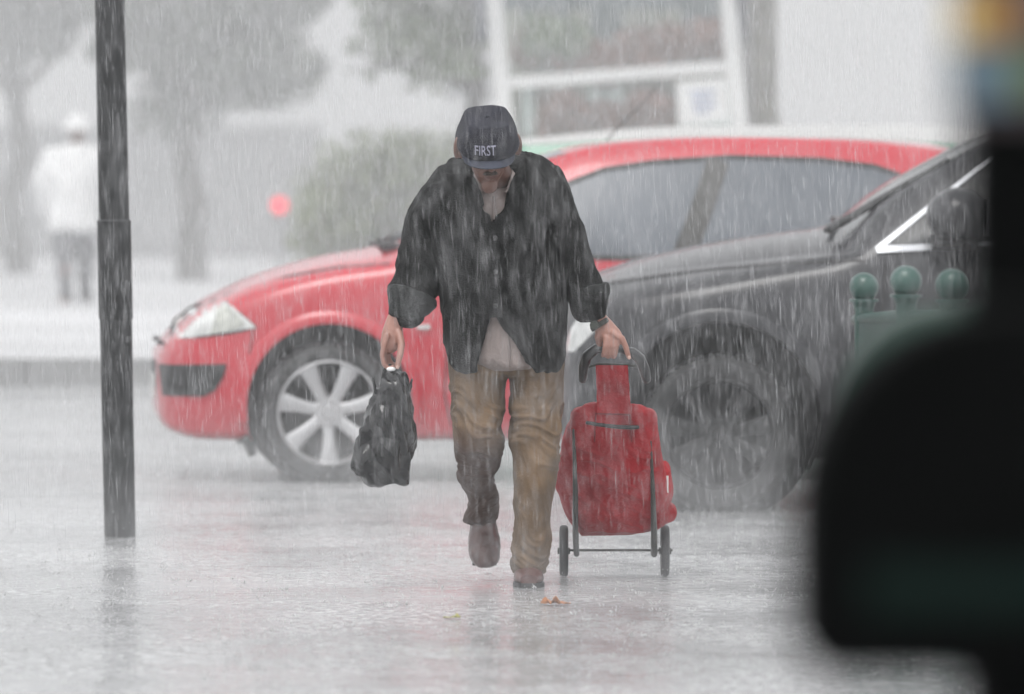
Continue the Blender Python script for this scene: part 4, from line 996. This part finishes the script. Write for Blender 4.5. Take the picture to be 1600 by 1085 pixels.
for dx, Y0 in ((-6, 27.80), (6, 27.88)): mm.tube([at(612 + dx * 2, 594, BY), at(604 + dx * .4, 578, Y0 + .03), at(609, 571, 27.85), at(617 + dx * .4, 578, Y0 + .03), at(625 + dx, 596, BY)], [.012, .007, .006, .007, .012], flat=.5)
mm.tube([at(641, 604, BY), at(644, 592, BY), at(639, 610, BY)], [.008, .003, .008]); mm.tube([at(586, 604, BY), at(583, 590, BY - .02), at(587, 615, BY)], [.006, .004, .006])
mm.build('handle', M_bag, bag)
MB().sphere(at(611, 577, 27.80), (.016, .008, .008)).build('grip_tape', mat('white_tape', (.85, .85, .85), .3, coat=.5, var=0), bag)

# ------------------------------------------------------------------ red shopping trolley
M_tc = mat('red_wet_nylon', (.34, .006, .012), .55, var=.22, vscale=7, bump=.5, bscale=60, coat=0, spec=.3)
M_tube = mat('dark_grey_tube', (.06, .062, .055), .4, metal=.3, var=.15)
TW = 28.56
tro = thing('shopping_trolley', 'red two wheeled fabric shopping trolley pulled by the man', 'trolley', (at(960, 900, TW).x, TW, 0))
def TY(py): return 27.93 + (TW - 27.93) * (py - 545) / (862 - 545)      # the frame leans back from hand to axle
def tp_(px, py, d=0): return at(px, py, TY(py) + d)
mm = MB()
hl(mm, dense([(630, 925, 990, TY(630), .02), (638, 902, 1014, TY(638), .04), (647, 893, 1024, TY(646), .06), (670, 886, 1026, TY(670), .085), (700, 877, 1031, TY(700), .10), (730, 870, 1036, TY(730), .11), (752, 868, 1040, TY(752), .115), (780, 876, 1043, TY(780), .115), (805, 886, 1044, TY(805), .11), (820, 896, 1036, TY(820), .10), (829, 905, 1005, TY(829), .09), (836, 908, 945, TY(834), .06)], 4), e=4.2, n=56)
mm.sphere(at(1040, 800, TY(800) + .04), (.036, .09, .04)); mm.sphere(at(1037, 760, TY(760) + .04), (.03, .08, .09))
me = remeshed(mm.mesh('sack'), .006, 2)
displace(me, lambda p: .005 * noise.noise(Vector((p.x * 11, p.y * 11, p.z * 4))) + .005 * max(0, 1 - abs(noise.noise(Vector((p.x * 15 + p.z * 9, p.y * 15, p.z * 13)))) * 3.5))
sack = link('sack', me, M_tc, tro)
def tfront(px, py): return TY(py) - float(np.interp(py, [637, 670, 700, 752, 800, 830], [.05, .088, .105, .12, .118, .098]))
mm = MB(); rings = []
for py in range(571, 648, 5): rings.append([at(px, py, (TY(py) - (.03 if py < 615 else .03 + (py - 615) / 32 * .05)) + d) for px, d in ((931 + (py - 571) * .03, 0), (931 + (py - 571) * .03, -.014), (981 + (py - 571) * .06, -.014), (981 + (py - 571) * .06, 0))])
mm.loft(rings); me = mm.mesh('flap'); displace(me, lambda p: .003 * noise.noise(p * 30)); link('flap', me, M_tc, tro)
mm = MB(); mm.tube([at(x_, 660 + 9 * math.sin((x_ - 915) / 85 * 1.9) ** 1 * .9, tfront(x_, 665) - .006) for x_ in range(918, 1001, 6)], .007, 8); mm.build('zip', M_black, sack)
mm = MB()
for pts in (((931, 646), (984, 648)), ((931, 646), (929, 690)), ((984, 648), (987, 690))): mm.tube([at(pts[0][0], pts[0][1], tfront(0, pts[0][1]) - .008), at(pts[1][0], pts[1][1], tfront(0, pts[1][1]) - .008)], .003, 6)
mm.build('seam', mat('dark_red_seam', (.2, .008, .012), .6), sack)
mm = MB().box(at(1041, 757, TY(757) - .03), (.016, .01, .06)); mm.build('reflector_tag', M_white, sack)
# frame
mm = MB()
mm.tube([at(942, 571, TY(571) + .004), at(941, 650, TY(650) + .02)], .007, 10); mm.tube([at(976, 571, TY(571) + .004), at(979, 650, TY(650) + .02)], .007, 10)
mm.tube([at(900, 700, TY(700) + .13), at(900, 800, TY(800) + .12), at(901, 866, TW + .02)], .009, 10); mm.tube([at(1020, 700, TY(700) + .13), at(1021, 800, TY(800) + .12), at(1022, 866, TW + .02)], .009, 10)
mm.tube([at(896, 672, tfront(0, 672) + .012), at(898, 720, tfront(0, 720) + .004), at(899, 780, tfront(0, 780) - .003), at(899, 835, tfront(0, 830) - .002), at(901, 866, TW - .03)], [.004, .007, .0095, .0105, .0105], 10, )
mm.tube([at(1017, 690, tfront(0, 690) + .012), at(1020, 765, tfront(0, 765) + .002), at(1022, 835, tfront(0, 830) - .004), at(1022, 866, TW - .03)], [.003, .008, .0115, .012], 10)
mm.build('frame', M_tube, tro)
mm = MB().cyl(at(871, 860, TW), at(1051, 860, TW), .0045, n=10); mm.build('axle', M_tube, tro)
for px in (881, 1039):
    c = at(px, 861, TW); r_ = c.z - .001; we = bpy.data.objects.new('wheel', None); sc.collection.objects.link(we); we.parent = tro
    we.location = c - Vector(tro.location)
    mm = MB(); prof = [(-.010, .045), (-.016, r_ - .018), (-.014, r_ - .005), (-.007, r_), (.007, r_), (.014, r_ - .005), (.016, r_ - .018), (.010, .045)]
    rings = [[Vector((x_, math.cos(a) * q, math.sin(a) * q)) for x_, q in prof] for a in [2 * math.pi * j / 40 for j in range(41)]]
    mm.loft(rings, cap=False).build('tyre', M_tyre, we, world=False)
    mm = MB().cyl((-.012, 0, 0), (.012, 0, 0), .046, n=28); mm.cyl((-.022, 0, 0), (.022, 0, 0), .012, n=14); mm.build('hub', M_tube, we, world=False)
# handle
mm = MB()
hp_ = [(910, 592), (912, 572), (918, 556), (932, 545), (950, 544), (970, 546), (988, 551), (1000, 561), (1006, 576), (1010, 592)]
mm.tube([tp_(x_, y_) for x_, y_ in hp_], [.016, .018, .019, .018, .013, .013, .018, .020, .020, .017], 14); hd = mm.build('handle', mat('black_grip', (.016, .016, .017), .35, coat=.4, var=.1, bump=.1), tro)
MB().tube([tp_(919, 574), tp_(935, 569), tp_(960, 570), tp_(985, 571), tp_(1000, 574)], .005, 8).build('handle_bar', M_tube, hd)

# ------------------------------------------------------------------ wet leaves on the road
def leaf(px, py, L_, col, label, seed):
    g = random.Random(seed); c = gnd(px, py); mm = MB(); rings = []
    N_ = 12
    for i in range(N_ + 1):
        t_ = i / N_; w_ = L_ * .5 * math.sin(math.pi * min(1, t_ * 1.0)) ** .8 + .002
        rings.append([Vector((c.x + (t_ - .5) * L_, c.y + s_ * w_, .006 + (.19 * L_) * abs(noise.noise(Vector((t_ * 3.1 + seed * 5, s_ * 1.2, seed)))) * 2.2 * (.25 + .75 * abs(s_)))) for s_ in (-1, -.5, 0, .5, 1)])
    n = 5; vs = [p for r_ in rings for p in r_]; vs2 = [p + Vector((0, 0, -.002)) for p in vs]; f = []
    for i in range(N_):
        for j in range(4): q = i * n + j; f += [(q, q + 1, q + n + 1, q + n)]
    o_ = mm.add(vs, f).build('fallen_leaf', mat('leaf_' + str(seed), col, .4, var=.3, vscale=40, coat=.3)); 
    md = o_.modifiers.new('s', 'SOLIDIFY'); md.thickness = .0015
    tag(o_, label, 'leaf'); return o_
leaf(868, 947, .10, (.50, .20, .08), 'orange crumpled wet leaf on the road below the trolley', 1)
leaf(706, 968, .055, (.35, .33, .08), 'yellow green wet leaf on the road left of the man\'s reflection', 2)

# ------------------------------------------------------------------ green railing with ball finials
M_rail = mat('green_railing_paint', (.030, .080, .066), .4, coat=.3, var=.15, vscale=14, bump=.1)
YG = 24.8; sg_ = F / YG
root = thing('green_railing', 'dark green metal railing with three ball topped posts in front of the grey car', 'railing', (at(1420, 0, YG).x, YG, 0))
ends = []
for px, py, rp_, Y in ((1350, 449, 23, YG + .5), (1415.5, 440, 25, YG), (1487, 446, 26, YG - .35)):
    c = at(px, py, Y); r_ = rp_ / (F / Y)
    mm = MB(); mm.cyl((c.x, Y, -.01), (c.x, Y, c.z - r_ * 1.25), r_ * .72, r_ * .66, 28); mm.cyl((c.x, Y, -.01), (c.x, Y, .06), r_ * 1.3, r_ * 1.0, 28)
    p_ = mm.build('post', M_rail, root)
    mm = MB().sphere(c, r_, nu=32, nv=20); mm.build('ball_finial', M_rail, p_)
    mm = MB().cyl(c - Vector((0, 0, r_ * .98)), c - Vector((0, 0, r_ * .80)), r_ * 1.0, r_ * 1.0, 28); mm.cyl(c - Vector((0, 0, r_ * 1.35)), c - Vector((0, 0, r_ * .98)), r_ * .7, r_ * .82, 28); mm.build('collar', M_rail, p_)
    ends.append(at(px, 0, Y).x)
for zpx in (500, 640):
    P = [at(1338, zpx, YG + .55), at(1400, zpx - 7, YG + .1), at(1560, zpx - 12, YG - .75)]
    MB().tube(P, .018, 10).build('rail', M_rail, root)
a = at(1338, 506, YG + .5); c = at(1570, 500, YG - .7)
mm = MB(); mm.loft([[Vector((p.x, p.y - .008, z0)), Vector((p.x, p.y + .008, z0)), Vector((p.x, p.y + .008, z1)), Vector((p.x, p.y - .008, z1))] for p, z0, z1 in ((a, .12, a.z), (c, .12, c.z))]); mm.build('infill_panel', M_rail, root)

# ------------------------------------------------------------------ near, out-of-focus street furniture on the right
YN = 7.0; M_near = mat('black_painted_metal', (.0015, .0018, .0018), .8, var=.1, vscale=6, spec=.05)
M_ng = mat('dark_green_paint', (.003, .010, .008), .7, var=.2, vscale=5, spec=.1)
root = thing('litter_bin', 'big black round shouldered bin very close at the lower right, out of focus', 'bin', (at(1480, 0, YN).x, YN, 0))
a, c = at(1236, 474, YN), at(1640, 1050, YN); rad = .115
def rrect(x0, x1, z0, z1, r_tl, r_br, y, n=10):
    P = []
    for cx, cz, a0, r_ in ((x1 - r_br, z1 - r_br, 0, r_br), (x0 + r_tl, z1 - r_tl, 90, r_tl), (x0 + r_br, z0 + r_br, 180, r_br), (x1 - r_br, z0 + r_br, 270, r_br)):
        for i in range(n + 1): q = R(a0 + 90 * i / n); P.append(Vector((cx + r_ * math.cos(q), y, cz + r_ * math.sin(q))))
    return P
mm = MB(); x0, x1, z0, z1 = a.x, c.x + .06, c.z, a.z
mm.loft([rrect(x0 + .01, x1 - .01, z0 + .01, z1 - .01, .17, .035, YN - .13), rrect(x0, x1, z0, z1, .18, .04, YN - .12), rrect(x0, x1, z0, z1, .18, .04, YN + .12), rrect(x0 + .01, x1 - .01, z0 + .01, z1 - .01, .17, .035, YN + .13)])
mm.build('bin_body', M_near, root)
MB().box(((x0 + x1) / 2 + .02, YN - .132, at(0, 905, YN).z), ((x1 - x0) * .72, .008, .04)).build('green_band', M_ng, root)
a = at(1508, 1000, YN + .02); MB().box((a.x + .06, YN, a.z / 2), (.12, .12, a.z)).build('stand', M_near, root, sm=False)
MB().cyl((a.x + .06, YN, 0), (a.x + .06, YN, .03), .16, n=32).build('foot_plate', M_near, root)
root = thing('sign_post', 'thick black post at the right edge carrying coloured stickers at its top', 'post', (at(1600, 0, YN + .5).x, YN + .5, 0))
yq = YN + .45; a = at(1506, 210, yq); top_z = at(0, 185, yq).z
MB().box((a.x + .09, yq, top_z / 2), (.18, .10, top_z)).build('post_body', M_near, root, sm=False)
q0 = at(1488, 190, yq); MB().box((q0.x + .10, yq - .01, q0.z + .16), (.20, .08, .32)).build('sign_board', mat('mauve_board', (.055, .04, .045), .6), root, sm=False)
for px0, px1, py0, py1, col in ((1488, 1570, -10, 62, (.42, .22, .03)), (1486, 1510, -10, 66, (.62, .52, .25)), (1490, 1582, 78, 160, (.10, .16, .20)), (1584, 1640, 84, 150, (.09, .14, .03)), (1572, 1640, -10, 60, (.10, .06, .06))):
    p, q = at(px0, py1, yq), at(px1, py0, yq); off = .052 + .003 * (px0 == 1486)
    MB().box(((p.x + q.x) / 2, yq - off, (p.z + q.z) / 2), (q.x - p.x, .004, q.z - p.z)).build('sticker', mat('sticker', col, .6, var=.15, vscale=20), root, sm=False)
# green hooded box on a post between the bin and the railing
YK = 12.0; root = thing('green_mailbox', 'blurred green round shouldered box on a post, between the black bin and the railing', 'mailbox', (at(1600, 0, YK).x, YK, 0))
a, c = at(1288, 470, YK), at(1720, 850, YK)
M_k = mat('green_box_paint', (.022, .070, .052), .5, coat=.1, var=.1)
mm = MB()
mm.loft([rrect(a.x + .01, c.x, c.z + .01, a.z - .01, .20, .05, YK - .15), rrect(a.x, c.x + .01, c.z, a.z, .20, .05, YK - .14), rrect(a.x, c.x + .01, c.z, a.z, .20, .05, YK + .14)])
mm.build('box_body', M_k, root)
MB().cyl((at(1600, 0, YK).x, YK, 0), (at(1600, 0, YK).x, YK, c.z + .01), .04, n=24).build('post', M_k, root)
a = at(1520, 405, YK); c = at(1660, 475, YK); rounded_box('hood', ((a.x + c.x) / 2, YK, (a.z + c.z) / 2), (c.x - a.x, .2, a.z - c.z), .03, M_k, root)

# ------------------------------------------------------------------ rain, splashes, haze
M_rain = bpy.data.materials.new('rain_water'); M_rain.use_nodes = True; t = M_rain.node_tree; t.nodes.clear()
o_ = t.nodes.new('ShaderNodeOutputMaterial'); mx = t.nodes.new('ShaderNodeMixShader'); tr = t.nodes.new('ShaderNodeBsdfTransparent')
di = t.nodes.new('ShaderNodeBsdfTranslucent'); df = t.nodes.new('ShaderNodeBsdfDiffuse'); ms = t.nodes.new('ShaderNodeMixShader')
di.inputs[0].default_value = (.95, .95, .97, 1); df.inputs[0].default_value = (.95, .95, .97, 1); ms.inputs[0].default_value = .5; mx.inputs[0].default_value = .25
t.links.new(di.outputs[0], ms.inputs[1]); t.links.new(df.outputs[0], ms.inputs[2]); t.links.new(tr.outputs[0], mx.inputs[1]); t.links.new(ms.outputs[0], mx.inputs[2]); t.links.new(mx.outputs[0], o_.inputs[0])
def spindles(name, C, Dv, rad, m):
    """slender 3-sided spindles: centre, half vector, radius"""
    n = len(C); ang = np.array([0, 2.094, 4.189])
    V = np.empty((n, 5, 3)); V[:, 0] = C + Dv; V[:, 4] = C - Dv
    for k in range(3):
        V[:, 1 + k] = C + np.stack([np.cos(ang[k]) * rad, np.sin(ang[k]) * rad, np.zeros(n)], 1) - Dv * .25
    tri = np.array([[0, 1, 2], [0, 2, 3], [0, 3, 1], [4, 2, 1], [4, 3, 2], [4, 1, 3]])
    Fc = (tri[None] + (np.arange(n) * 5)[:, None, None]).reshape(-1, 3)
    me = bpy.data.meshes.new(name); me.vertices.add(n * 5); me.vertices.foreach_set('co', V.ravel())
    me.loops.add(Fc.size); me.loops.foreach_set('vertex_index', Fc.ravel().astype(np.int32))
    me.polygons.add(len(Fc)); me.polygons.foreach_set('loop_start', np.arange(0, Fc.size, 3, dtype=np.int32)); me.update(); me.validate()
    o = bpy.data.objects.new(name, me); sc.collection.objects.link(o); me.materials.append(m); return o
def rainfield(n, y0, y1, seed):
    g = np.random.default_rng(seed)
    y = (g.random(n) * (y1 ** 2.2 - y0 ** 2.2) + y0 ** 2.2) ** (1 / 2.2)
    hw = y * 800 / F * 1.25 + .25; x = (g.random(n) * 2 - 1) * hw
    zt_ = CH + y * 215 / F + .3; zb_ = np.maximum(.02, CH - y * 900 / F); z = zb_ + g.random(n) * (zt_ - zb_)
    L_ = (.016 + .045 * g.random(n) ** 2) ; 
    gust = .035 + .06 * g.normal(size=n) * .8
    return np.stack([x, y, z], 1), np.stack([-gust * L_, .02 * g.normal(size=n) * L_, L_], 1), .00045 + .0008 * g.random(n) ** 3
C, Dv, rad = rainfield(260000, 13, 62, 5)
o = spindles('rain', C, Dv, rad, M_rain); tag(o, kind='stuff')
# splash crowns and thrown droplets on the road
g = np.random.default_rng(9); nS = 8500; yS = 14 + 38 * g.random(nS) ** .8; xS = (g.random(nS) * 2 - 1) * (yS * 800 / F * 1.25 + .3)
C, Dv, rad = [], [], []
for i in range(nS):
    k = g.integers(4, 9); s_ = .35 + 1.2 * g.random() ** 2.2
    for j in range(k):
        a_ = g.random() * 6.283; r_ = .012 * s_ * g.uniform(.5, 1.3); h_ = .008 * s_ * g.uniform(.3, 1.6)
        C.append((xS[i] + math.cos(a_) * r_, yS[i] + math.sin(a_) * r_, h_ * .6)); Dv.append((math.cos(a_) * .004 * s_, math.sin(a_) * .004 * s_, h_ * .5)); rad.append(.0016 * s_)
nD = 16000; y_ = 14 + 38 * g.random(nD) ** .8; x_ = (g.random(nD) * 2 - 1) * (y_ * 800 / F * 1.25 + .3)
for i in range(nD): C.append((x_[i], y_[i], .004 + abs(g.normal()) * .04)); Dv.append((0, 0, .0025 + .003 * g.random())); rad.append(.0009 + .0016 * g.random() ** 2)
M_spl = mat('splash_water', (.85, .85, .86), .15, var=0, trans=.3)
o = spindles('rain_splashes', np.array(C), np.array(Dv), np.array(rad), M_spl); tag(o, kind='stuff')

def volume(name, x0, x1, y0, y1, z0, z1, dens, col=(.93, .94, .95), aniso=.0):
    m = bpy.data.materials.new(name); m.use_nodes = True; t = m.node_tree; t.nodes.clear()
    o_ = t.nodes.new('ShaderNodeOutputMaterial'); v = t.nodes.new('ShaderNodeVolumePrincipled')
    v.inputs['Color'].default_value = (*col, 1); v.inputs['Density'].default_value = dens; v.inputs['Anisotropy'].default_value = aniso
    t.links.new(v.outputs[0], o_.inputs['Volume'])
    o = MB().box(((x0 + x1) / 2, (y0 + y1) / 2, (z0 + z1) / 2), (x1 - x0, y1 - y0, z1 - z0)).build(name, m, sm=False); tag(o, kind='stuff'); return o
volume('haze', -310, 310, -45, 910, -1.2, 14, .0003)
# the downpour thickens away from the camera: curtains of fine rain too small to see as drops
volume('rain_curtain', -40, 40, 13, 29.3, .001, 8, .0009)
volume('rain_curtain', -40, 40, 29.31, 45, .001, 8, .0060)
volume('rain_curtain', -40, 40, 45.01, 68, .001, 8, .0085, (.86, .865, .87))
volume('rain_curtain', -40, 40, 68.01, 99, .001, 8, .028, (.82, .825, .83))
volume('ground_spray', -12, 12, 18, 43.5, .0015, .24, .024)
volume('ground_spray', -12, 12, 29.4, 43.6, .0025, .42, .020)
